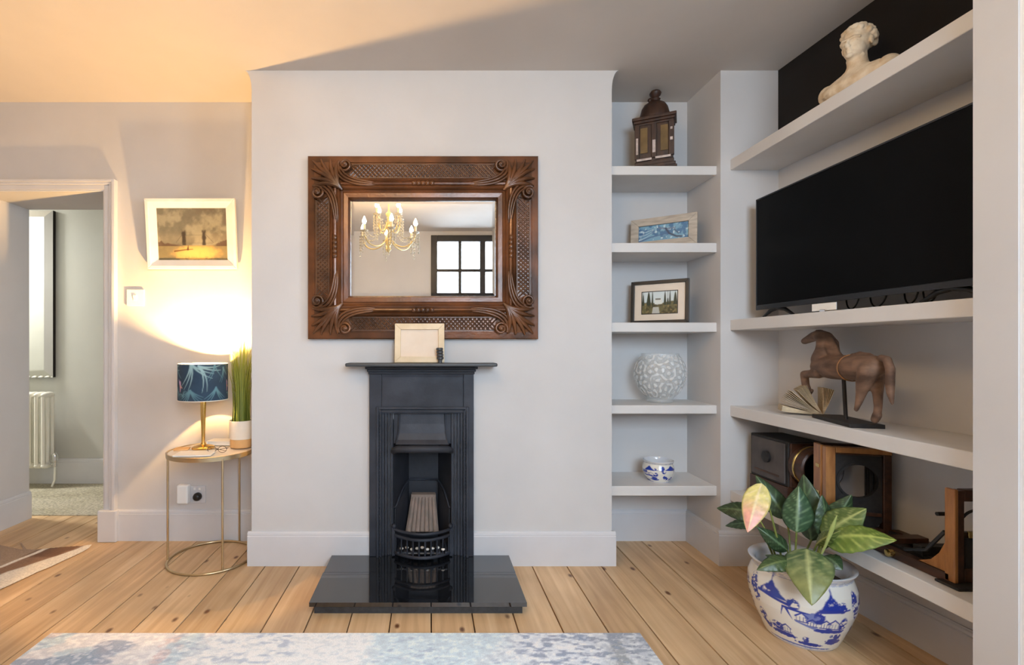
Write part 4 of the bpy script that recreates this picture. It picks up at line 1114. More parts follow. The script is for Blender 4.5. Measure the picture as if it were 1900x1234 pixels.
for k in range(6):      # bead strings from the column to the arms
    a = 2 * PI * k / 6 + 0.35; mb = MB()
    for j in range(15):
        t = j / 14; r = 0.015 + 0.225 * t; z = 2.20 - 0.15 * t - 0.10 * math.sin(PI * t)
        mb.ell((hx + math.cos(a) * r, hy + math.sin(a) * r, z), 0.0075, 6, 4)
    o = mb.build('bead_string', M['crystal'], ch); o['kind'] = 'stuff'
for k in range(6): arm(2 * PI * k / 6 + 0.35, 0.25, 2.02, 2.045, 0)
for k in range(4): arm(2 * PI * k / 4 + 0.8, 0.13, 2.16, 2.20, 0)
# ================================================================== ALCOVE SHELVES
def framed(name, label, L, R, z, h, b, mat, lean, dep=0.016):
    """standing frame whose bottom runs from L to R (x, y) on a shelf at height z"""
    L, R = Vector((L[0], L[1], z)), Vector((R[0], R[1], z)); d = R - L; a = math.atan2(d.y, d.x); c = (L + R) / 2
    xf = at(c, a, math.radians(-lean)); t = thing(name, c, label, 'picture frame')
    w = d.length
    frame_bars(xf, w, h, b, dep).build('frame', mat, t, bevel=0.002)
    MB(xf).box(-w / 2 + 0.006, w / 2 - 0.006, 0, 0.005, 0.004, h - 0.006).build('backing', M['cam_brown'], t)
    m3 = MB(xf); m3.prism([(-0.03, 0.0055, h * 0.72), (0.03, 0.0055, h * 0.72), (0.02, 0.006 + h * 0.20, 0.03), (-0.02, 0.006 + h * 0.20, 0.03)], (0, 0.003, 0.0))
    m3.build('strut', M['cam_brown'], t)
    return t, xf, w
def sea_photo(U, V):
    n = fbm(U * 3, V, 4, 9, 4); img = flat(U, S(110, 160, 186)); img = put(img, ss(0.45, 0.62, n), S(60, 110, 150)); img = put(img, ss(0.62, 0.72, fbm(U * 3, V, 7, 19)), S(186, 212, 218))
    for k in range(6): img = put(img, 0.8 * seg_mask(U, V, [(0.0, 0.1 + 0.14 * k), (0.16, 0.3 + 0.08 * k), (0.30, 0.55 + 0.05 * k)], 0.03, 0.008, 0.03, 3), S(44, 88, 136) if k % 2 else S(170, 196, 210))
    img = put(img, seg_mask(U, V, [(0.0, 0.05), (0.25, 0.28), (0.60, 0.42)], 0.05, 0.02, 0.03, 3), S(60, 98, 140))
    img = put(img, seg_mask(U, V, [(0.42, 0.80), (0.58, 0.70), (0.74, 0.72)], 0.05, 0.03, 0.03, 3), S(96, 116, 140))
    img = put(img, seg_mask(U, V, [(0.55, 0.72), (0.62, 0.40), (0.76, 0.18), (0.86, 0.14)], 0.06, 0.05, 0.03, 3), S(46, 66, 92))
    img = put(img, seg_mask(U, V, [(0.72, 0.62), (0.80, 0.34)], 0.04, 0.03, 0.03, 3), S(60, 84, 112))
    return img
t, xf, w = framed('photo_frame', 'pale grey wooden frame with a long blue sea print on the alcove shelf', (1.102, 2.700), (1.367, 2.520), 1.600, 0.166, 0.040, M['grey_wood'], 6)
panel('print', xf, w - 0.078, 0.166 - 0.078, 110, 40, sea_photo, M['print'], t, z0=0.039, y=-0.004)
def garden_photo(U, V):
    n = fbm(U * 1.6, V, 7, 40, 4); img = flat(U, S(206, 216, 216))
    img = put(img, ss(0.04, -0.02, V - 0.52 - 0.10 * (n - 0.5) + 0.25 * (0.5 - abs(U - 0.46)) * ss(0.3, 0.0, abs(U - 0.46))), S(96, 92, 60))
    img = put(img, ss(0.45, 0.6, n) * (V < 0.5), S(66, 62, 38)); img = put(img, 0.8 * ss(0.55, 0.7, fbm(U * 1.6, V, 14, 50)) * (V < 0.5), S(140, 122, 80))
    for u, wd, tp in ((0.03, 0.03, 0.9), (0.19, 0.055, 1.0), (0.30, 0.022, 1.0), (0.66, 0.03, 0.98), (0.80, 0.02, 1.0), (0.95, 0.05, 0.95), (0.74, 0.04, 0.7)):
        img = put(img, ss(0.015, -0.005, abs(U - u) - wd * np.clip((tp - V) / 0.5, 0, 1) ** 0.6) * (V > 0.38), S(40, 52, 40))
    img = put(img, ss(0.012, 0, abs(U - 0.47) - 0.10) * (V > 0.42) * (V < 0.66), S(220, 222, 214)); img = put(img, ss(0.012, 0, abs(U - 0.46) - 0.07) * (V > 0.62) * (V < 0.70), S(110, 112, 104))
    img = put(img, ss(0.02, 0, abs(U - 0.40) - 0.10 + 0.1 * V) * (V < 0.30), S(186, 186, 178)); img = put(img, ss(0.45, 0.35, V) * ss(0.28, 0.4, V) * ss(0.18, 0.1, abs(U - 0.45)), S(60, 58, 44))
    return img
t, xf, w = framed('photo_frame', 'black frame with a cream mount around a garden print on the alcove shelf', (1.1035, 2.700), (1.331, 2.530), 1.2006, 0.230, 0.018, M['black_wood'], 4)
MB(xf).box(-w / 2 + 0.015, w / 2 - 0.015, -0.005, -0.001, 0.015, 0.215).build('mount', M['mount'], t)
panel('print', xf, w * 0.60, 0.230 * 0.50, 110, 70, garden_photo, M['print'], t, z0=0.230 * 0.24, y=-0.0062)
mb = frame_bars(xf, w * 0.60 + 0.008, 0.230 * 0.50 + 0.008, 0.004, 0.002, y0=-0.005, z0=0.230 * 0.24 - 0.004); mb.build('print_border', M['black_wood'], t)

# old domed clock on the top alcove shelf
ck0 = (1.192, 2.615, 1.986); xf = at(ck0, math.radians(-27))
ck = thing('domed_clock_case', ck0, 'old dark wooden case with a domed top and pale inlay on the top alcove shelf', 'clock case')
w, dp = 0.186, 0.105
mb = MB(xf)
for e, z0, z1 in ((0.014, 0.0, 0.022), (0.008, 0.022, 0.04), (0.0, 0.04, 0.060)): mb.box(-w / 2 - e, w / 2 + e, -dp / 2 - e, dp / 2 + e, z0, z1)
mb.box(-w / 2 + 0.004, w / 2 - 0.004, -dp / 2 + 0.006, dp / 2 - 0.004, 0.06, 0.262)
mb.build('case', M['clock_wood'], ck, bevel=0.003)
mb = MB(xf)
for e, z0, z1 in ((0.000, 0.250, 0.262), (0.005, 0.262, 0.276), (0.012, 0.276, 0.292)): mb.box(-w / 2 - e, w / 2 + e, -dp / 2 - e, dp / 2 + e, z0, z1)
mb.build('cornice', M['clock_wood'], ck, bevel=0.003)
for x, ww in ((-w / 2 + 0.012, 0.012), (0.0, 0.013), (w / 2 - 0.012, 0.013)):
    MB(xf).box(x - ww, x + ww, -dp / 2 - 0.003, -dp / 2 + 0.006, 0.075, 0.25).build('pilaster', M['clock_wood'], ck, bevel=0.002)
for x in (-w / 2 + 0.045, w / 2 - 0.045):
    MB(xf).box(x - 0.017, x + 0.017, -dp / 2 + 0.001, -dp / 2 + 0.006, 0.105, 0.236).build('amber_panel', M['amber'], ck)
for (x, z0, z1, ww) in ((0.0, 0.10, 0.165, 0.007), (w / 2 - 0.012, 0.150, 0.166, 0.006), (w / 2 - 0.012, 0.205, 0.217, 0.005), (-w / 2 + 0.012, 0.10, 0.185, 0.005), (-0.047, 0.064, 0.075, 0.036), (0.042, 0.066, 0.077, 0.036)):
    MB(xf).box(x - ww, x + ww, -dp / 2 - 0.0045, -dp / 2 - 0.002, z0, z1).build('inlay', M['pearl'], ck)
for s in (-1, 1):
    MB(xf).box(s * (w / 2 - 0.004), s * (w / 2 - 0.0005), -dp / 2 + 0.02, dp / 2 - 0.02, 0.10, 0.236).build('side_panel', M['amber'], ck)
mb = MB(xf); mb.lathe([(0.076, 0.292), (0.078, 0.300), (0.070, 0.325), (0.064, 0.350), (0.050, 0.372), (0.030, 0.384), (0.022, 0.388)], (0, 0, 0), 28, sy=0.66)
mb.build('dome', M['clock_wood'], ck, smooth=40)
mb = MB(xf); mb.lathe([(0.020, 0.386), (0.026, 0.396), (0.014, 0.404), (0.026, 0.416), (0.030, 0.428), (0.022, 0.440), (0.006, 0.448)], (0.004, 0, 0), 16)
mb.ell((-0.022, 0, 0.398), (0.012, 0.010, 0.012), 8, 6); mb.build('finial', M['clock_wood'], ck, smooth=50)

# frosted glass vase with a squiggled relief
vx, vy, vz = 1.223, 2.622, 0.786
va = thing('glass_vase', (vx, vy, vz), 'round frosted glass vase with a squiggly relief on the alcove shelf', 'vase')
prof = [(0.060, 0.0), (0.066, 0.006), (0.062, 0.018), (0.070, 0.030), (0.092, 0.055), (0.112, 0.090), (0.123, 0.130), (0.125, 0.165), (0.118, 0.200), (0.104, 0.228), (0.094, 0.245), (0.092, 0.256)]
pz = np.array([p[1] for p in prof]); pr = np.array([p[0] for p in prof])
KV = [(math.cos(a), math.sin(a), p) for a, p in ((0.2, 1.1), (0.75, 4.0), (1.2, 2.2), (1.75, 5.3), (2.2, 0.4), (2.7, 3.1), (3.05, 1.9))]
def squig(th, z):
    return sum(math.cos(230 * (cx_ * 0.118 * th + sx_ * z) + p_) for cx_, sx_, p_ in KV) / 2.2
def vout(u, v):
    z = v * 0.256; r = float(np.interp(z, pz, pr)); th = 2 * PI * u
    if 0.03 < z < 0.25:
        w_ = squig(th, z)
        r += 0.0042 * max(0.0, min(1.0, w_ * 2.2)) * min(1, (z - 0.03) / 0.03) * min(1, (0.25 - z) / 0.02)
    return (vx + r * math.cos(th), vy + r * math.sin(th), vz + z)
def vmask(U, V):
    out = np.zeros(U.shape)
    for j in range(U.shape[0]):
        for i in range(U.shape[1]):
            z = V[j, i] * 0.256; th = 2 * PI * U[j, i]
            w_ = squig(th, z)
            out[j, i] = 0.24 + 0.34 * max(0.0, min(1.0, w_ * 1.5)) * (0.03 < z < 0.25)
    return np.repeat(out[..., None], 3, axis=2)
mb = MB(); mb.grid(vout, 200, 110, vmask)
n1 = 201
mb.lathe([(0.089, 0.2565), (0.098, 0.240), (0.114, 0.195), (0.119, 0.150), (0.106, 0.085), (0.066, 0.034), (0.002, 0.022)], (vx, vy, vz), 64, cap0=False)
mb.lathe([(0.060, 0.0004), (0.002, 0.0004)], (vx, vy, vz), 40, cap0=False)
mb.lathe([(0.0922, 0.2555), (0.0905, 0.2585), (0.089, 0.2565)], (vx, vy, vz), 64, cap0=False, cap1=False)
mb.c.extend([[0.16] * 3] * (len(mb.v) - len(mb.c)))
o = mb.build('bowl', M['vase'], va, smooth=70)

# blue and white china: shared painter. U turns once round the pot, V runs from foot to rim
def china_paint(reps, seed, dark=1.0, fine=1.0, base=S(226, 222, 212)):
    blue, pale = S(36, 58, 150), S(110, 122, 178)
    def fn(U, V):
        asp = 3.2
        img = flat(U, base)
        n = fbm(U * 6 * fine, V * 2 * fine, 6, seed, 4); n2 = fbm(U * 6 * fine, V * 2 * fine, 16, seed + 9, 3)
        for r in range(reps):
            for sh in (-1, 0, 1):
                X = (U - r / reps + sh) * reps      # 0..1 in each repeat
                if X.max() < -0.2 or X.min() > 1.2: continue
                def q(m, c=blue, k=1.0):
                    nonlocal img
                    img = put(img, np.clip(m, 0, 1) * k, c)
                def tri(x, v0, w_, h, c=blue):
                    q(ss(0.015, -0.01, abs(X - x) - w_ * np.clip((v0 + h - V) / h, 0, 1) ** 1.1 - 0.03 * (n2 - 0.5)) * ss(v0 - 0.015, v0 + 0.005, V) * ss(0.30, 0.48, n + 0.12), c)
                def isle(x, v, w_, t, c=blue):
                    q(ss(1.15, 0.8, ((X - x) / w_) ** 2 + ((V - v) / t) ** 2 + 1.3 * (n2 - 0.5)), c)
                def bush(x, v, w_, t, c=blue):
                    q(ss(1.2, 0.6, ((X - x) / w_) ** 2 + ((V - v) / t) ** 2 + 0.6 * (n - 0.5)) * ss(0.42, 0.56, n2 + 0.08), c)
                def line(pts, w0, w1, c=blue): q(seg_mask(X, V, pts, w0, w1, 0.006, asp / reps * 2), c)
                def house(x, v, s_):
                    line([(x - 0.05 * s_, v + 0.06 * s_), (x, v + 0.11 * s_), (x + 0.05 * s_, v + 0.06 * s_)], 0.012, 0.008)
                    for k in (-0.04, -0.013, 0.013, 0.04): line([(x + k * s_, v), (x + k * s_, v + 0.06 * s_)], 0.006, 0.006)
                    line([(x - 0.055 * s_, v), (x + 0.055 * s_, v)], 0.007, 0.007)
                tri(0.24, 0.64, 0.15, 0.20); line([(0.10, 0.66), (0.40, 0.60)], 0.012, 0.02)
                tri(0.76, 0.60, 0.12, 0.22); line([(0.66, 0.59), (0.95, 0.63)], 0.012, 0.01); bush(0.86, 0.66, 0.06, 0.07)
                bush(0.44, 0.62, 0.06, 0.08); line([(0.36, 0.56), (0.60, 0.54)], 0.016, 0.012); line([(0.35, 0.56), (0.33, 0.44)], 0.018, 0.004); line([(0.38, 0.55), (0.43, 0.42)], 0.024, 0.004)
                isle(0.62, 0.50, 0.09, 0.07, pale); bush(0.66, 0.52, 0.05, 0.10)
                house(0.51, 0.42, 1.1); house(0.60, 0.38, 0.9); line([(0.46, 0.41), (0.70, 0.33)], 0.012, 0.02, pale)
                isle(0.76, 0.335, 0.16, 0.028); house(0.72, 0.38, 1.0); house(0.80, 0.37, 1.2); bush(0.90, 0.42, 0.05, 0.11)
                bush(0.03, 0.70, 0.055, 0.14); bush(0.07, 0.56, 0.045, 0.09)
                bush(0.10, 0.30, 0.05, 0.10); bush(0.14, 0.22, 0.05, 0.08)
                isle(0.33, 0.155, 0.14, 0.032); bush(0.27, 0.24, 0.07, 0.07); house(0.36, 0.20, 1.0)
                isle(0.60, 0.10, 0.15, 0.025); bush(0.56, 0.16, 0.04, 0.05); isle(0.86, 0.17, 0.10, 0.05); bush(0.86, 0.25, 0.08, 0.05)
                isle(0.50, 0.05, 0.4, 0.014, pale)
        for v, w_ in ((0.925, 0.006), (0.90, 0.005), (0.945, 0.004), (0.985, 0.01)):
            img = put(img, 0.55 * ss(w_, w_ * 0.4, abs(V - v)), S(118, 128, 172))
        img = put(img, 0.5 * ss(0.45, 0.6, n2) * (V > 0.89) * (V < 0.955), S(150, 158, 188))
        img = put(img, 0.6 * ss(0.015, 0.005, abs(V - 0.015)), S(140, 148, 186))
        return img
    return fn
def china(name, parent, c, prof, H, lining, rot, painter, seg=360, rows=150):
    pz = np.array([p[1] for p in prof]); pr = np.array([p[0] for p in prof])
    mb = MB()
    mb.grid(lambda u, v: (c[0] + float(np.interp(v * H, pz, pr)) * math.cos(2 * PI * u + rot), c[1] + float(np.interp(v * H, pz, pr)) * math.sin(2 * PI * u + rot), c[2] + v * H), seg, rows, painter)
    o = mb.build(name, M['china'], parent, smooth=60)
    return o
M['china_plain'] = pmat('glazed_white', S(216, 216, 216), S(206, 210, 220), 16, 0.15, coat=0.4, lo=0.4, hi=0.6)
bc = (1.200, 2.590, 0.381)
bw = thing('china_bowl', bc, 'small blue and white china bowl on the lowest alcove shelf', 'bowl')
prof = [(0.050, 0.0), (0.054, 0.006), (0.066, 0.025), (0.075, 0.05), (0.0765, 0.068), (0.072, 0.086), (0.069, 0.094), (0.074, 0.104), (0.0745, 0.108)]
china('body', bw, bc, prof, 0.108, None, -PI / 2 - 0.42 - 3.0, china_paint(2, 140, fine=0.5), 240, 90)
MB().lathe([(0.0745, 0.108), (0.072, 0.110), (0.066, 0.098), (0.070, 0.07), (0.060, 0.03), (0.002, 0.012)], bc, 48, cap0=False).build('lining', M['china_plain'], bw, smooth=60)
MB().lathe([(0.0505, 0.0), (0.0505, 0.0006)], bc, 32).build('foot', M['china_plain'], bw)

# ================================================================== RIGHT WALL SHELVES
# television
tv = thing('television', (1.58, 1.87, 1.212), 'large flat black television on the long white shelf', 'television')
tx, ty0, ty1, tz0, tz1 = 1.555, 1.370, 2.355, 1.268, 1.776
MB().box(tx + 0.006, tx + 0.028, ty0, ty1, tz0 - 0.012, tz1).build('cabinet', M['black_plastic'], tv, bevel=0.003)
MB().box(tx + 0.028, tx + 0.075, ty0 + 0.22, ty1 - 0.22, tz0 + 0.02, tz1 - 0.16).build('rear_housing', M['black_plastic'], tv, bevel=0.01)
MB().box(tx + 0.003, tx + 0.0062, ty0 + 0.006, ty1 - 0.006, tz0 + 0.008, tz1 - 0.006).build('screen', M['screen'], tv)
MB().box(tx - 0.001, tx + 0.0062, ty0, ty1, tz0 - 0.016, tz0 + 0.006).build('bezel', M['bezel'], tv, bevel=0.002)
mb = MB(); mb.box(tx + 0.001, tx + 0.0062, ty0, ty1, tz1 - 0.005, tz1 + 0.001); mb.box(tx + 0.001, tx + 0.0062, ty1 - 0.005, ty1 + 0.001, tz0, tz1); mb.build('side_trim', M['bezel'], tv)
for y in (2.235, 1.490):
    mb = MB()
    for s in (-1, 1):
        mb.tube([(tx + 0.02, y, tz0 - 0.012), (tx + 0.02, y + s * 0.045, tz0 - 0.022), (tx + 0.02, y + s * 0.095, 1.2185)], [0.011, 0.009, 0.006], 8)
    mb.build('foot', M['black_plastic'], tv, smooth=50)
cb = thing('cable_bundle', (1.62, 1.75, 1.212), 'loose black cables looping under the television', 'cable')
for (y0, y1, x) in ((1.96, 1.90, 1.655), (1.86, 1.79, 1.66), (1.72, 1.67, 1.655), (1.66, 1.61, 1.66)):
    MB().tube(bez((x, y0, 1.30), (x - 0.01, y0 + 0.01, 1.20), (x - 0.015, y1 - 0.01, 1.20), (x, y1, 1.30), 12), 0.0028, 6).build('cable', M['black_plastic'], cb, smooth=60)
MB().tube([(1.66, 2.0, 1.2155), (1.645, 1.92, 1.2155), (1.67, 1.84, 1.2155), (1.65, 1.72, 1.2155), (1.67, 1.60, 1.2155)], 0.003, 6).build('cable', M['black_plastic'], cb, smooth=60)
cd = thing('card_tag', (1.53, 2.0, 1.212), 'small white card tag lying under the television edge', 'card')
p0 = P(1528, 576, 1.525 * F / (1528 - CX))
xf = at((1.528, p0.y, 1.2122), math.radians(96))
MB(xf).box(-0.052, 0.052, 0.0, 0.0025, 0.006, 0.034).build('card', M['paper'], cd)
MB(xf).box(-0.014, 0.010, -0.010, 0.012, 0.0, 0.010).build('clip', M['chrome'], cd, bevel=0.002)

# marble bust on the top shelf
BX, BY, BZ = 1.600, 1.846, 2.005
bs = thing('marble_bust', (BX, BY, BZ), 'pale marble bust of a curly haired youth on the top shelf', 'bust')
xf = at((BX, BY, BZ), math.radians(190)) @ Matrix.Scale(0.885, 4)
MB(xf).box(-0.045, 0.045, -0.085, 0.085, 0.0, 0.016).build('plinth', M['black_wood'], bs, bevel=0.003)
mb = MB(xf)
rings = [(0.012, 0.0, 0.046, 0.088), (0.030, 0.004, 0.056, 0.118), (0.050, 0.006, 0.062, 0.146), (0.072, 0.004, 0.060, 0.152), (0.090, 0.0, 0.052, 0.140), (0.104, -0.002, 0.044, 0.105), (0.114, -0.002, 0.038, 0.070), (0.124, 0.0, 0.034, 0.046), (0.138, 0.002, 0.032, 0.036), (0.160, 0.006, 0.032, 0.033), (0.190, 0.008, 0.032, 0.033)]
sg = 32; vs = []
for z, cx_, rx, ry in rings:
    for k in range(sg):
        th = 2 * PI * k / sg; c_, s_ = math.cos(th), math.sin(th)
        vs.append((cx_ + rx * math.copysign(abs(c_) ** 0.9, c_), ry * math.copysign(abs(s_) ** 0.8, s_), z))
fs = [(i * sg + k, i * sg + (k + 1) % sg, (i + 1) * sg + (k + 1) % sg, (i + 1) * sg + k) for i in range(len(rings) - 1) for k in range(sg)]
fs += [tuple(range(sg - 1, -1, -1)), tuple(range((len(rings) - 1) * sg, len(rings) * sg))]
mb.add(vs, fs)
hd = MB(xf @ Matrix.Rotation(math.radians(10), 4, 'Z'))
for s in (-1, 1):
    mb.ell((0.0, s * 0.122, 0.066), (0.046, 0.040, 0.046), 16, 10)            # shoulder caps
    mb.ell((0.040, s * 0.052, 0.052), (0.026, 0.050, 0.032), 14, 8)           # chest
    mb.tube([(0.026, s * 0.012, 0.108), (0.030, s * 0.05, 0.104), (0.015, s * 0.10, 0.102)], 0.007, 8)   # collar bones
    hd.ell((0.0545, s * 0.0185, 0.2185), (0.0065, 0.0095, 0.0045), 10, 6)     # eyes
    hd.tube([(0.066, s * 0.007, 0.2315), (0.063, s * 0.022, 0.2335), (0.050, s * 0.038, 0.2285)], [0.0045, 0.0055, 0.004], 8) # brows
    hd.ell((0.004, s * 0.051, 0.218), (0.012, 0.006, 0.018), 10, 6)           # ears
    mb.tube([(0.012, s * 0.030, 0.17), (0.030, s * 0.012, 0.118)], [0.010, 0.006], 8)  # neck sinews
hd.ell((0.004, 0, 0.238), (0.060, 0.050, 0.058), 20, 14)
hd.ell((0.024, 0, 0.205), (0.040, 0.039, 0.054), 20, 14)
hd.ell((0.034, 0, 0.178), (0.028, 0.029, 0.020), 16, 10)
hd.ell((0.055, 0, 0.168), (0.012, 0.014, 0.011), 12, 8)
hd.tube([(0.064, 0, 0.234), (0.069, 0, 0.218), (0.077, 0, 0.2035)], [0.005, 0.006, 0.0085], 10)
hd.ell((0.069, 0, 0.2010), (0.008, 0.012, 0.006), 10, 6)
hd.ell((0.0625, 0, 0.1895), (0.006, 0.013, 0.0035), 10, 6); hd.ell((0.0615, 0, 0.1825), (0.006, 0.011, 0.004), 10, 6)
r_ = random.Random(4)
for i in range(170):                                                           # curls
    u, v = r_.uniform(-1, 1), r_.uniform(0, 1); th = u * PI; ph = math.asin(v * 1.25 - 0.30) if v * 1.25 - 0.30 < 1 else 1.5
    d_ = Vector((math.cos(ph) * math.cos(th), math.cos(ph) * math.sin(th), math.sin(ph)))
    if d_.x > 0.30 and d_.z < 0.52: continue
    if d_.x > 0.0 and d_.z < 0.10: continue
    hd.ell(Vector((0.004, 0, 0.236)) + Vector((d_.x * 0.064, d_.y * 0.055, d_.z * 0.062)), r_.uniform(0.008, 0.0125), 8, 6)
mb.xf = None; mb.add(hd.v, hd.f)
remesh(mb.build('figure', M['marble_bust'], bs), 0.0026, 2, 0.4)

# carved wooden horse on a stand
hu = Vector((0.25, 0.968, 0)).normalized(); hv = Vector((0.968, -0.25, 0)).normalized()
HC = Vector((1.591, 1.89, 0.788))
def HP(xz, yz, off=0.0):
    x = 1430 + xz / 5.608; y = 590 + yz / 5.608; k = (x - CX) / F; c = HC + hv * off
    t = (k * c.y - c.x) / (hu.x - k * hu.y); d = c.y + t * hu.y
    return Vector((k * d, d, CZ - (y - CY) * d / F))
def HR(r, d=1.9): return r / 5.608 * d / F * 1.06
ho = thing('horse_statue', tuple(HC), 'carved brown wooden horse with a raised foreleg on a dark stand', 'statue')
mb = MB(); mb.obox(HC + Vector((0, 0, 0.0075)), hu * 0.137, hv * 0.053, Vector((0, 0, 0.0075))); mb.build('stand_base', M['dark_metal'], ho, bevel=0.002)
MB().tube([HC + Vector((0, 0, 0.012)), HP(760, 640)], 0.0065, 8).build('stand_rod', M['dark_metal'], ho, smooth=60)
mb = MB()
def chain(lst, off=0.0, fl=0.85, seg=14):
    pts = [HP(a, b, off) for a, b, r in lst]; rr = [HR(r, p.y) for (a, b, r), p in zip(lst, pts)]
    mb.tube(pts, rr, seg, flat=1.0)
    mb.ell(pts[0], rr[0] * 0.98, 12, 8); mb.ell(pts[-1], rr[-1] * 0.98, 12, 8)
chain([(535, 505, 100), (640, 510, 120), (760, 515, 124), (880, 520, 126), (1000, 510, 128), (1085, 500, 106)])
chain([(540, 440, 98), (590, 345, 100), (590, 270, 92), (560, 210, 72), (505, 182, 55)])
chain([(510, 180, 58), (450, 195, 48), (395, 222, 38), (352, 242, 31)])
chain([(630, 290, 62), (665, 370, 50), (720, 410, 34)])                 # crest running into the withers
mb.tube([HP(505, 130), HP(560, 150), HP(640, 225), HP(690, 320), HP(715, 370)], [HR(12), HR(18), HR(18), HR(16), HR(8)], 8)   # mane
for off in (-0.012, 0.012): mb.tube([HP(470, 150, off), HP(478, 120, off)], [HR(16), HR(6)], 8)        # ears
chain([(500, 575, 52), (420, 582, 40), (350, 585, 36)], -0.028)
chain([(350, 585, 36), (362, 690, 33), (388, 770, 34)], -0.028); chain([(388, 775, 36), (425, 755, 20)], -0.028)
chain([(1020, 550, 92), (975, 670, 70), (945, 770, 46), (920, 865, 32), (890, 955, 20)], -0.020)
chain([(1080, 555, 84), (1105, 690, 58), (1115, 800, 42), (1118, 920, 34), (1108, 1005, 33)], 0.016); chain([(1108, 1010, 40), (1085, 1060, 36)], 0.016)
chain([(1150, 412, 32), (1210, 432, 38), (1244, 530, 40), (1240, 680, 40), (1246, 790, 32), (1268, 895, 14)])
chain([(850, 395, 26), (940, 372, 22), (1030, 390, 26)])
mb.tube([HP(830, 400), HP(900, 372), HP(940, 352)], [HR(10), HR(16), HR(10)], 8)
remesh(mb.build('horse', M['wood_horse'], ho), 0.004, 3, 0.5)
mb = MB(); gc = HP(852, 520)
mb.tube([gc + hv * (HR(127) * math.cos(a)) + Vector((0, 0, HR(127) * math.sin(a))) for a in np.linspace(0, 2 * PI, 25)], 0.0022, 5); mb.build('girth_band', M['cam_orange'], ho, smooth=60)

# open old book standing with its pages fanned
bk = thing('fanned_book', (1.61, 2.11, 0.788), 'old yellowed book standing open with its pages fanned beside the horse', 'book')
sp = Vector((1.660, 2.102, 0.792)); e = Vector((-0.90, 0.43, 0)).normalized(); wv = Vector((0.43, 0.90, 0)).normalized()
def page(a, L, th, mat, nm, curl):
    mb = MB(); pts = []
    for i in range(7):
        t = i / 6; b = a + curl * t
        pts.append(sp + e * (L * t * math.cos(b)) + Vector((0, 0, 1)) * (L * t * math.sin(b) + 0.002))
    nrm = e * (-math.sin(a)) + Vector((0, 0, math.cos(a))); vs = []
    for p in pts:
        vs += [p - wv * 0.042, p + wv * 0.042, p - wv * 0.042 + nrm * th, p + wv * 0.042 + nrm * th]
    fs = []
    for i in range(6):
        a_, b_ = 4 * i, 4 * i + 4
        fs += [(a_, a_ + 1, b_ + 1, b_), (a_ + 2, b_ + 2, b_ + 3, a_ + 3), (a_, b_, b_ + 2, a_ + 2), (a_ + 1, a_ + 3, b_ + 3, b_ + 1)]
    fs += [(0, 2, 3, 1), (24, 25, 27, 26)]
    mb.add(vs, fs); return mb.build(nm, mat, bk)
for k in range(9): page(0.01 + 0.020 * k, 0.142, 0.0022, M['oldpaper'], 'page', 0.05)
for k in range(8): page(0.24 + 0.055 * k, 0.140, 0.0014, M['oldpaper'], 'page', 0.10)
for k in range(9): page(0.80 + 0.035 * k, 0.132, 0.0014, M['oldpaper'], 'page', 0.06)
for k in range(7): page(1.62 + 0.055 * k, 0.112, 0.0014, M['oldpaper'], 'page', -0.04)
mb = MB(); mb.obox(sp + Vector((0, 0, -0.0015)), e * 0.018, wv * 0.043, Vector((0, 0, 0.0025))); mb.build('spine', M['pot_tan'], bk, bevel=0.001)

# ---- old cameras on the lowest shelf
Z0 = 0.370
c1 = thing('box_camera', (1.63, 2.27, Z0), 'old grey box camera with a wide round lens barrel on the lowest shelf', 'camera')
MB().box(1.545, 1.718, 2.130, 2.412, Z0, Z0 + 0.022).build('base_board', M['cam_orange'], c1, bevel=0.003)
MB().box(1.556, 1.715, 2.150, 2.402, Z0 + 0.022, Z0 + 0.098).build('lower_case', M['cam_brown'], c1, bevel=0.003)
MB().box(1.560, 1.712, 2.150, 2.400, Z0 + 0.098, 0.665).build('case', M['cam_black'], c1, bevel=0.004)
MB().box(1.554, 1.561, 2.165, 2.385, 0.478, 0.655).build('side_panel', M['cam_grey'], c1, bevel=0.003)
mb = MB(); mb.lathe([(0.026, 0), (0.026, 0.010), (0.019, 0.012)], (1.5535, 2.275, 0.575), 20, ax=Matrix(((0, 0, -1), (0, 1, 0), (1, 0, 0)))); mb.build('dial', M['cam_black'], c1, smooth=40)
MB().box(1.5525, 1.556, 2.20, 2.36, 0.500, 0.508).build('slot_strip', M['cam_brown'], c1)
AY = Matrix(((1, 0, 0), (0, 0, -1), (0, 1, 0)))
MB().box(1.565, 1.708, 2.140, 2.151, 0.470, 0.660).build('lens_board', M['cam_brown'], c1, bevel=0.003)
mb = MB(); mb.lathe([(0.080, 0.0), (0.084, 0.004), (0.084, 0.055), (0.090, 0.060), (0.090, 0.085), (0.083, 0.090), (0.076, 0.086), (0.072, 0.03), (0.002, 0.02)], (1.634, 2.141, 0.568), 40, ax=AY)
mb.build('lens_barrel', M['cam_brown'], c1, smooth=35)
mb = MB(); mb.lathe([(0.071, 0.05), (0.05, 0.062), (0.002, 0.066)], (1.634, 2.141, 0.568), 32, ax=AY, cap0=False); mb.build('lens', M['screen'], c1, smooth=60)
mb = MB(); mb.lathe([(0.0845, 0.028), (0.087, 0.030), (0.087, 0.036), (0.0845, 0.038)], (1.634, 2.141, 0.568), 40, ax=AY, cap0=False, cap1=False); mb.build('barrel_ring', M['brass'], c1, smooth=40)

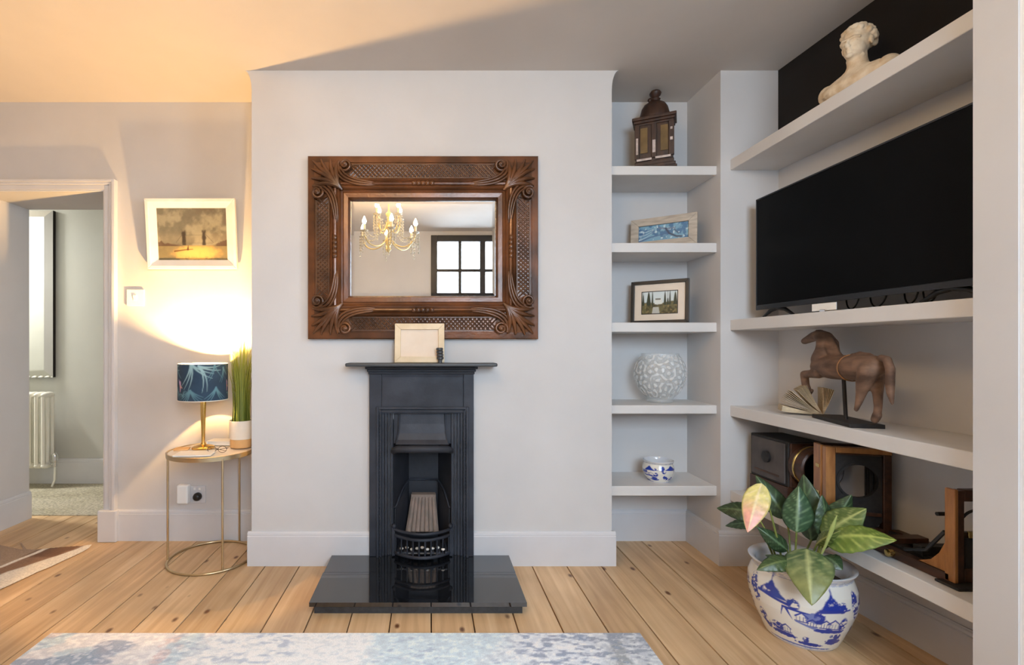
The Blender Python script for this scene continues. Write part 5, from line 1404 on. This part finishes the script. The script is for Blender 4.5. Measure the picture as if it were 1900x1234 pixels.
c2 = thing('plate_camera', (1.62, 1.95, Z0), 'old wooden plate camera with an orange frame and round lens hole', 'camera')
xf = at((1.628, 1.884, Z0), math.radians(-17)); w, h = 0.208, 0.325
mb = MB(xf)          # front wooden frame
mb.box(-w / 2, -w / 2 + 0.032, -0.012, 0.020, 0, h); mb.box(-w / 2 + 0.032, w / 2, -0.012, 0.020, h - 0.022, h)
mb.build('front_frame', M['cam_orange'], c2, bevel=0.003)
mb = MB(xf); mb.box(w / 2 - 0.026, w / 2, -0.010, 0.020, 0, h - 0.0225); mb.box(-w / 2 + 0.0325, w / 2 - 0.026, -0.010, 0.020, h - 0.028, h - 0.0225); mb.box(-w / 2 + 0.0325, w / 2 - 0.026, -0.010, 0.020, 0, 0.026)
mb.build('inner_frame', M['cam_brown'], c2, bevel=0.003)
MB(xf).box(-w / 2 - 0.004, -w / 2 + 0.010, 0.022, 0.085, 0.0, h).build('side_board', M['cam_orange'], c2, bevel=0.003)
mb = MB(xf); mb.box(-w / 2 + 0.004, w / 2 - 0.004, 0.072, 0.090, 0, 0.02); mb.box(-w / 2 + 0.01, w / 2 - 0.004, 0.072, 0.090, h - 0.02, h); mb.box(w / 2 - 0.02, w / 2 - 0.004, 0.072, 0.090, 0.02, h - 0.02); mb.build('rear_frame', M['cam_brown'], c2, bevel=0.003)
for z in (h - 0.085, h - 0.19):
    MB(xf).box(-w / 2 - 0.0065, -w / 2 - 0.0035, 0.030, 0.060, z - 0.006, z + 0.008).build('brass_plate', M['brass'], c2, bevel=0.001)
mb = MB(xf)          # bellows
for k in range(6):
    e_ = 0.012 if k % 2 else 0.0; y = 0.021 + 0.0085 * k
    a, b, c_, d_ = -w / 2 + 0.036 + e_, w / 2 - 0.030 - e_, 0.030 + e_, h - 0.032 - e_
    mb.box(a, a + 0.006, y, y + 0.008, c_, d_); mb.box(b - 0.006, b, y, y + 0.008, c_, d_); mb.box(a, b, y, y + 0.008, d_ - 0.006, d_); mb.box(a, b, y, y + 0.008, c_, c_ + 0.006)
mb.build('bellows', M['cam_black'], c2)
# lens board with a real round opening
def ringplate(mb, cx, cz, r, x0, x1, z0, z1, y0, y1, n=40):
    vs = []
    for y in (y0, y1):
        for k in range(n):
            th = 2 * PI * k / n; c_, s_ = math.cos(th), math.sin(th); vs.append((cx + r * c_, y, cz + r * s_))
            tx = ((x1 - cx) / c_ if c_ > 0 else (x0 - cx) / c_) if abs(c_) > 1e-6 else 1e9
            tz = ((z1 - cz) / s_ if s_ > 0 else (z0 - cz) / s_) if abs(s_) > 1e-6 else 1e9
            t_ = min(tx, tz); vs.append((cx + t_ * c_, y, cz + t_ * s_))
    m = 2 * n; fs = []
    for k in range(n):
        a, b = 2 * k, 2 * ((k + 1) % n)
        fs += [(a, a + 1, b + 1, b), (m + a, m + b, m + b + 1, m + a + 1), (a, b, m + b, m + a), (a + 1, m + a + 1, m + b + 1, b + 1)]
    mb.add(vs, fs)
mb = MB(xf); ringplate(mb, 0.003, 0.198, 0.064, -w / 2 + 0.0322, w / 2 - 0.0262, 0.0262, h - 0.0282, -0.002, 0.006); mb.build('lens_board', M['cam_black'], c2)
mb = MB(xf); mb.lathe([(0.062, -0.006), (0.068, -0.006), (0.070, 0.010), (0.062, 0.010), (0.062, -0.006)], (0.003, 0.004, 0.198), 40, ax=AY, cap0=False, cap1=False); mb.build('lens_ring', M['cam_black'], c2, smooth=40)
MB(xf).box(-w / 2 + 0.036, w / 2 - 0.030, -0.010, -0.003, 0.070, 0.084).build('rail', M['cam_brown'], c2, bevel=0.002)

c3 = thing('field_camera', (1.64, 1.62, Z0), 'folded wooden field camera with brass struts at the near end of the shelf', 'camera')
MB().box(1.530, 1.750, 1.430, 1.500, Z0, Z0 + 0.008).build('foot_board', M['cam_black'], c3, bevel=0.002)
bx0, bx1, by0, by1 = 1.552, 1.745, 1.478, 1.84
MB().box(bx0, bx0 + 0.028, by0, by1, Z0 + 0.001, Z0 + 0.030).build('bed_rail', M['cam_brown'], c3, bevel=0.002)
MB().box(bx1 - 0.028, bx1, by0, by1, Z0 + 0.001, Z0 + 0.030).build('bed_rail', M['cam_brown'], c3, bevel=0.002)
MB().box(bx0 + 0.028, bx1 - 0.028, by0, by1, Z0 + 0.001, Z0 + 0.016).build('bed', M['cam_brown'], c3)
for x in (bx0 + 0.05, bx1 - 0.05):
    MB().box(x - 0.007, x + 0.007, by0 + 0.05, by1 - 0.02, Z0 + 0.016, Z0 + 0.032).build('focus_rack', M['cam_black'], c3, bevel=0.001)
MB().box(bx0 + 0.028, bx1 - 0.028, 1.70, 1.74, Z0 + 0.032, Z0 + 0.050).build('cross_slide', M['cam_brown'], c3, bevel=0.002)
MB().box(bx0 + 0.04, bx1 - 0.04, 1.60, 1.63, Z0 + 0.032, Z0 + 0.062).build('cross_slide', M['cam_black'], c3, bevel=0.002)
mb = MB(); mb.lathe([(0.012, 0), (0.012, 0.016), (0.008, 0.018)], (bx0, 1.66, Z0 + 0.018), 14, ax=Matrix(((0, 0, -1), (0, 1, 0), (1, 0, 0)))); mb.build('focus_knob', M['brass'], c3, smooth=40)
fy0, fy1, fzt = 1.462, 1.492, 0.655
for x in (bx0, bx1 - 0.032):
    MB().box(x, x + 0.012, fy0, fy1, Z0 + 0.008, fzt).build('post', M['cam_orange'], c3, bevel=0.003)
    MB().box(x + 0.012, x + 0.032, fy0 + 0.003, fy1, Z0 + 0.008, fzt - 0.004).build('post_shade', M['cam_brown'], c3, bevel=0.002)  # dark plate paints shade on the front of the post
MB().box(bx0 + 0.032, bx1 - 0.032, fy0 + 0.003, fy1 - 0.003, fzt - 0.036, fzt - 0.002).build('top_rail', M['cam_brown'], c3, bevel=0.003)
MB().box(bx0 + 0.032, bx1 - 0.032, fy0 + 0.003, fy1 - 0.003, Z0 + 0.008, Z0 + 0.050).build('bottom_rail', M['cam_brown'], c3, bevel=0.003)
MB().box(bx0 + 0.034, bx1 - 0.034, fy0 + 0.008, fy1 - 0.008, Z0 + 0.050, Z0 + 0.140).build('leather_panel', M['cam_black'], c3)
MB().box(bx0 + 0.045, bx0 + 0.075, fy0 + 0.002, fy0 + 0.009, Z0 + 0.141, Z0 + 0.160).build('latch', M['brass'], c3, bevel=0.002)
MB().box(bx0 + 0.034, bx1 - 0.034, fy0 + 0.010, fy1 - 0.008, Z0 + 0.140, Z0 + 0.156).build('mid_rail', M['cam_brown'], c3)
MB().tube(bez((bx0 + 0.036, fy0 + 0.012, fzt - 0.085), (bx0 + 0.06, fy0 + 0.012, fzt - 0.052), (bx1 - 0.06, fy0 + 0.012, fzt - 0.052), (bx1 - 0.036, fy0 + 0.012, fzt - 0.085), 12), 0.004, 6).build('leather_strap', M['cam_black'], c3, smooth=60)
for x in (bx0 + 0.004, bx1 - 0.018):
    MB().prism([(x, fy1, Z0 + 0.03), (x, fy1 + 0.085, Z0 + 0.03), (x, fy1 + 0.045, Z0 + 0.05), (x, fy1 + 0.02, Z0 + 0.08), (x, fy1, Z0 + 0.125)], (0.014, 0, 0)).build('corner_brace', M['cam_orange'], c3, bevel=0.002)
    MB().tube([(x + 0.002, fy1 + 0.004, Z0 + 0.15), (x + 0.002, fy1 + 0.06, Z0 + 0.072), (x + 0.002, fy1 + 0.13, Z0 + 0.045)], 0.0055, 8).build('strut', M['bezel'], c3, smooth=50)
MB().tube([(bx0 - 0.008, fy1 + 0.014, Z0 + 0.20), (bx0 + 0.02, fy1 + 0.014, Z0 + 0.20)], 0.006, 10).build('clamp_screw', M['dark_metal'], c3, smooth=50)

# ================================================================== BIG PLANT POT
PX, PY = 1.395, 1.860
pp = thing('potted_plant', (PX, PY, 0), 'leafy plant with one pink and yellow leaf in a blue and white china pot', 'plant')
H = 0.278
prof = [(0.108, 0.0), (0.114, 0.008), (0.126, 0.035), (0.147, 0.085), (0.163, 0.135), (0.169, 0.175), (0.166, 0.212), (0.156, 0.240), (0.150, 0.252), (0.154, 0.262), (0.163, 0.270), (0.166, 0.276), (0.166, 0.278)]
cam_a = math.atan2(-PY, -PX)   # direction from pot to camera
china('pot', pp, (PX, PY, 0.0005), prof, H, None, cam_a - PI / 3.0, china_paint(3, 60, fine=1.2), 480, 170)
mb = MB(); mb.lathe([(0.166, H), (0.163, H + 0.002), (0.150, H - 0.004), (0.140, H - 0.014), (0.140, 0.20)], (PX, PY, 0.0005), 64, cap0=False, cap1=False); mb.build('rim', M['china_plain'], pp, smooth=60)
MB().lathe([(0.1395, 0.205), (0.1395, 0.215)], (PX, PY, 0), 40).build('soil', M['soil'], pp)
MB().lathe([(0.108, 0.0004), (0.108, 0.001)], (PX, PY, 0), 40).build('foot', M['china_plain'], pp)

def leafcol(c0, cv, edge=None, tint=None, vary=0.0, seed=1):
    def fn(U, V):   # U along the leaf, V across (0..1)
        s = abs(V - 0.5) * 2
        n = fbm(U * 2, V, 5, seed); img = flat(U, c0); img = img * (0.8 + 0.4 * n)[..., None]
        ph = (U * 7.5 - s * 1.5) % 1.0
        img = put(img, 0.65 * ss(0.14, 0.02, np.minimum(ph, 1 - ph)) * ss(0.02, 0.15, s) * ss(1.0, 0.85, s), cv)
        if vary: img = put(img, vary * ss(0.45, 0.65, fbm(U * 2, V, 7, seed + 5)), cv)
        if tint is not None: img = put(img, ss(0.25, 0.75, U + 0.15 * (n - 0.5)), tint)
        img = put(img, ss(0.09, 0.03, s), cv)
        if edge is not None: img = put(img, ss(0.78, 1.0, s), edge)
        return img
    return fn
def leaf(base, tip, width, face, fold, bow, cf, label=None, stem_from=None, curl=0.0, shape=0.62, srad=0.0032):
    base, tip, face = Vector(base), Vector(tip), Vector(face).normalized()
    ax = tip - base; L = ax.length; t_ = ax.normalized(); face = (face - t_ * face.dot(t_)).normalized(); side = t_.cross(face)
    def fn(u, v):
        s = (v - 0.5) * 2
        wd = width / 2 * (math.sin(PI * u ** shape) ** 0.85 if 0 < u < 1 else 0.0)
        c = base + ax * u + face * (bow * math.sin(PI * u) - curl * u * u) 
        return c + side * (s * wd) + face * (-fold * abs(s) ** 1.3 * wd + 0.004 * math.sin(u * 40 + s) * s * s * (wd / width))
    mb = MB(); mb.grid(fn, 26, 12, lambda U, V: cf(U, V))
    o = mb.build('leaf', M['leaf'], pp, smooth=80, recalc=False)
    m = o.modifiers.new('thickness', 'SOLIDIFY'); m.thickness = 0.0012
    if label: o['label'] = label
    if stem_from is not None:
        sf = Vector(stem_from); mid = (sf + base) / 2 + Vector((0, 0, 0.02))
        MB().tube(bez(sf, sf * 0.6 + mid * 0.4, base * 0.5 + mid * 0.5 - t_ * 0.02, base + t_ * 0.006, 8), [srad * 1.2] * 5 + [srad] * 4, 7).build('stem', M['stem'], pp, smooth=60)
    return o
dk, dkv = S(46, 66, 40), S(96, 122, 84); md, mdv = S(84, 104, 50), S(168, 176, 110); lt, ltv = S(112, 126, 62), S(186, 188, 120)
tocam = Vector((-0.60, -0.80, 0.0))
def root(a, r): return (PX + r * math.cos(a), PY + r * math.sin(a), 0.213)
# pink and yellow leaf hanging in front, left
leaf(P(1413, 897, 1.80), P(1387, 988, 1.74), 0.084, tocam + Vector((0, 0, 0.35)), 0.25, 0.012, leafcol(S(220, 206, 130), S(232, 214, 170), S(206, 198, 120), S(224, 158, 140), 0, 3), 'pink and yellow leaf', root(3.0, 0.05), shape=0.72)
# big variegated leaf drooping over the rim
leaf(P(1497, 1018, 1.735), P(1506, 1124, 1.60), 0.140, tocam + Vector((0, 0, 0.5)), 0.22, 0.03, leafcol(S(76, 98, 62), S(166, 172, 118), None, S(118, 124, 72), 0.35, 8), 'large pale green veined leaf', root(3.9, 0.05), shape=0.66)
# upright leaves
leaf(P(1478, 988, 1.80), P(1482, 902, 1.83), 0.096, tocam, 0.5, 0.01, leafcol(S(48, 76, 50), S(120, 146, 110)), None, root(3.4, 0.03), shape=0.7)
leaf(P(1506, 1004, 1.86), P(1491, 880, 1.90), 0.118, tocam + Vector((-0.5, 0.2, 0)), 0.4, 0.01, leafcol(dk, dkv), None, root(2.2, 0.03), shape=0.7)
leaf(P(1530, 1000, 1.80), P(1525, 918, 1.82), 0.07, tocam + Vector((0.6, -0.2, 0.2)), 0.3, 0.01, leafcol(dk, dkv), None, root(0.5, 0.03), shape=0.7)
# left leaves
leaf(P(1402, 952, 1.93), P(1330, 943, 2.02), 0.078, tocam + Vector((0, 0, 0.8)), 0.3, 0.012, leafcol(dk, dkv), None, root(2.4, 0.06))
leaf(P(1400, 970, 1.97), P(1346, 976, 2.06), 0.045, tocam + Vector((0, 0, 0.8)), 0.3, 0.01, leafcol(dk, dkv), None, root(2.2, 0.07))
leaf(P(1460, 962, 1.90), P(1402, 882, 1.98), 0.080, tocam + Vector((0, 0, 0.5)), 0.4, 0.01, leafcol(dk, dkv), None, root(2.6, 0.03))
leaf(P(1462, 1022, 1.83), P(1405, 978, 1.86), 0.060, tocam + Vector((0.4, 0, 0.2)), 0.6, 0.01, leafcol(dk, dkv), None, root(2.9, 0.04))
leaf(P(1466, 1040, 1.72), P(1404, 1058, 1.72), 0.062, tocam + Vector((0, 0, 0.9)), 0.35, 0.016, leafcol(S(58, 76, 42), S(104, 120, 74)), None, root(3.6, 0.07))
leaf(P(1470, 1048, 1.70), P(1420, 1030, 1.80), 0.055, Vector((0, 0, 1)) + tocam * 0.4, 0.3, 0.012, leafcol(dk, dkv), None, root(3.3, 0.06))
# right leaves
leaf(P(1530, 1000, 1.74), P(1664, 1003, 1.585), 0.112, tocam * 0.75 + Vector((0, 0, 0.9)), 0.3, 0.022, leafcol(S(96, 118, 48), S(172, 182, 96), None, None, 0.15, 12), None, root(5.2, 0.05), shape=0.7)
leaf(P(1527, 996, 1.78), P(1608, 944, 1.69), 0.120, tocam * 0.7 + Vector((-0.2, 0, 0.6)), 0.3, 0.016, leafcol(md, mdv, None, None, 0.1, 14), None, root(5.6, 0.04), shape=0.66)
leaf(P(1535, 985, 1.83), P(1580, 918, 1.79), 0.085, tocam + Vector((0.3, 0, 0.3)), 0.4, 0.01, leafcol(dk, dkv), None, root(0.2, 0.04))
leaf(P(1528, 1032, 1.72), P(1563, 1058, 1.66), 0.075, tocam * 0.6 + Vector((0, 0, 0.8)), 0.3, 0.012, leafcol(dk, S(92, 112, 80)), None, root(5.0, 0.07))
leaf(P(1515, 1010, 1.78), P(1560, 985, 1.66), 0.05, tocam + Vector((0, 0, 0.6)), 0.5, 0.012, leafcol(md, mdv), None, root(4.9, 0.03))
# rolled young leaf
MB().tube([root(4.6, 0.04), P(1532, 1012, 1.70), P(1545, 978, 1.67), P(1553, 956, 1.66)], [0.003, 0.004, 0.007, 0.001], 8).build('young_leaf', pmat('young_leaf', S(150, 166, 92), S(176, 186, 120), 20, 0.45), pp, smooth=60)

# white curtain drawn back against the near pier, lit from behind by the window
def voile():
    m, nt, b = mat_base('white_voile'); L = nt.links
    b.inputs['Base Color'].default_value = (0.92, 0.93, 0.94, 1); b.inputs['Roughness'].default_value = 0.9
    t = N(nt, 'ShaderNodeBsdfTranslucent'); t.inputs[0].default_value = (0.95, 0.96, 0.97, 1)
    mx = N(nt, 'ShaderNodeMixShader'); mx.inputs[0].default_value = 0.6
    L.new(b.outputs[0], mx.inputs[1]); L.new(t.outputs[0], mx.inputs[2]); L.new(mx.outputs[0], nt.nodes['Material Output'].inputs[0])
    return m
cu = thing('curtain', (1.60, 1.16, 0.27), 'white curtain drawn back against the near pier at the photo edge', 'curtain')
mb = MB()
mb.grid(lambda u, v: (1.452 + 0.27 * u + 0.004 * (1 - v), 1.160 + (0.016 - 0.004 * v) * math.sin(u * 2 * PI * 6 + 0.6 * v), 0.275 + v * 1.985), 96, 12)
o = mb.build('cloth', voile(), cu, smooth=80); m_ = o.modifiers.new('thickness', 'SOLIDIFY'); m_.thickness = 0.0012
MB().tube([(1.4495, 1.160, 2.268), (1.78, 1.160, 2.268)], 0.006, 8).build('rail', M['white'], cu, smooth=60)
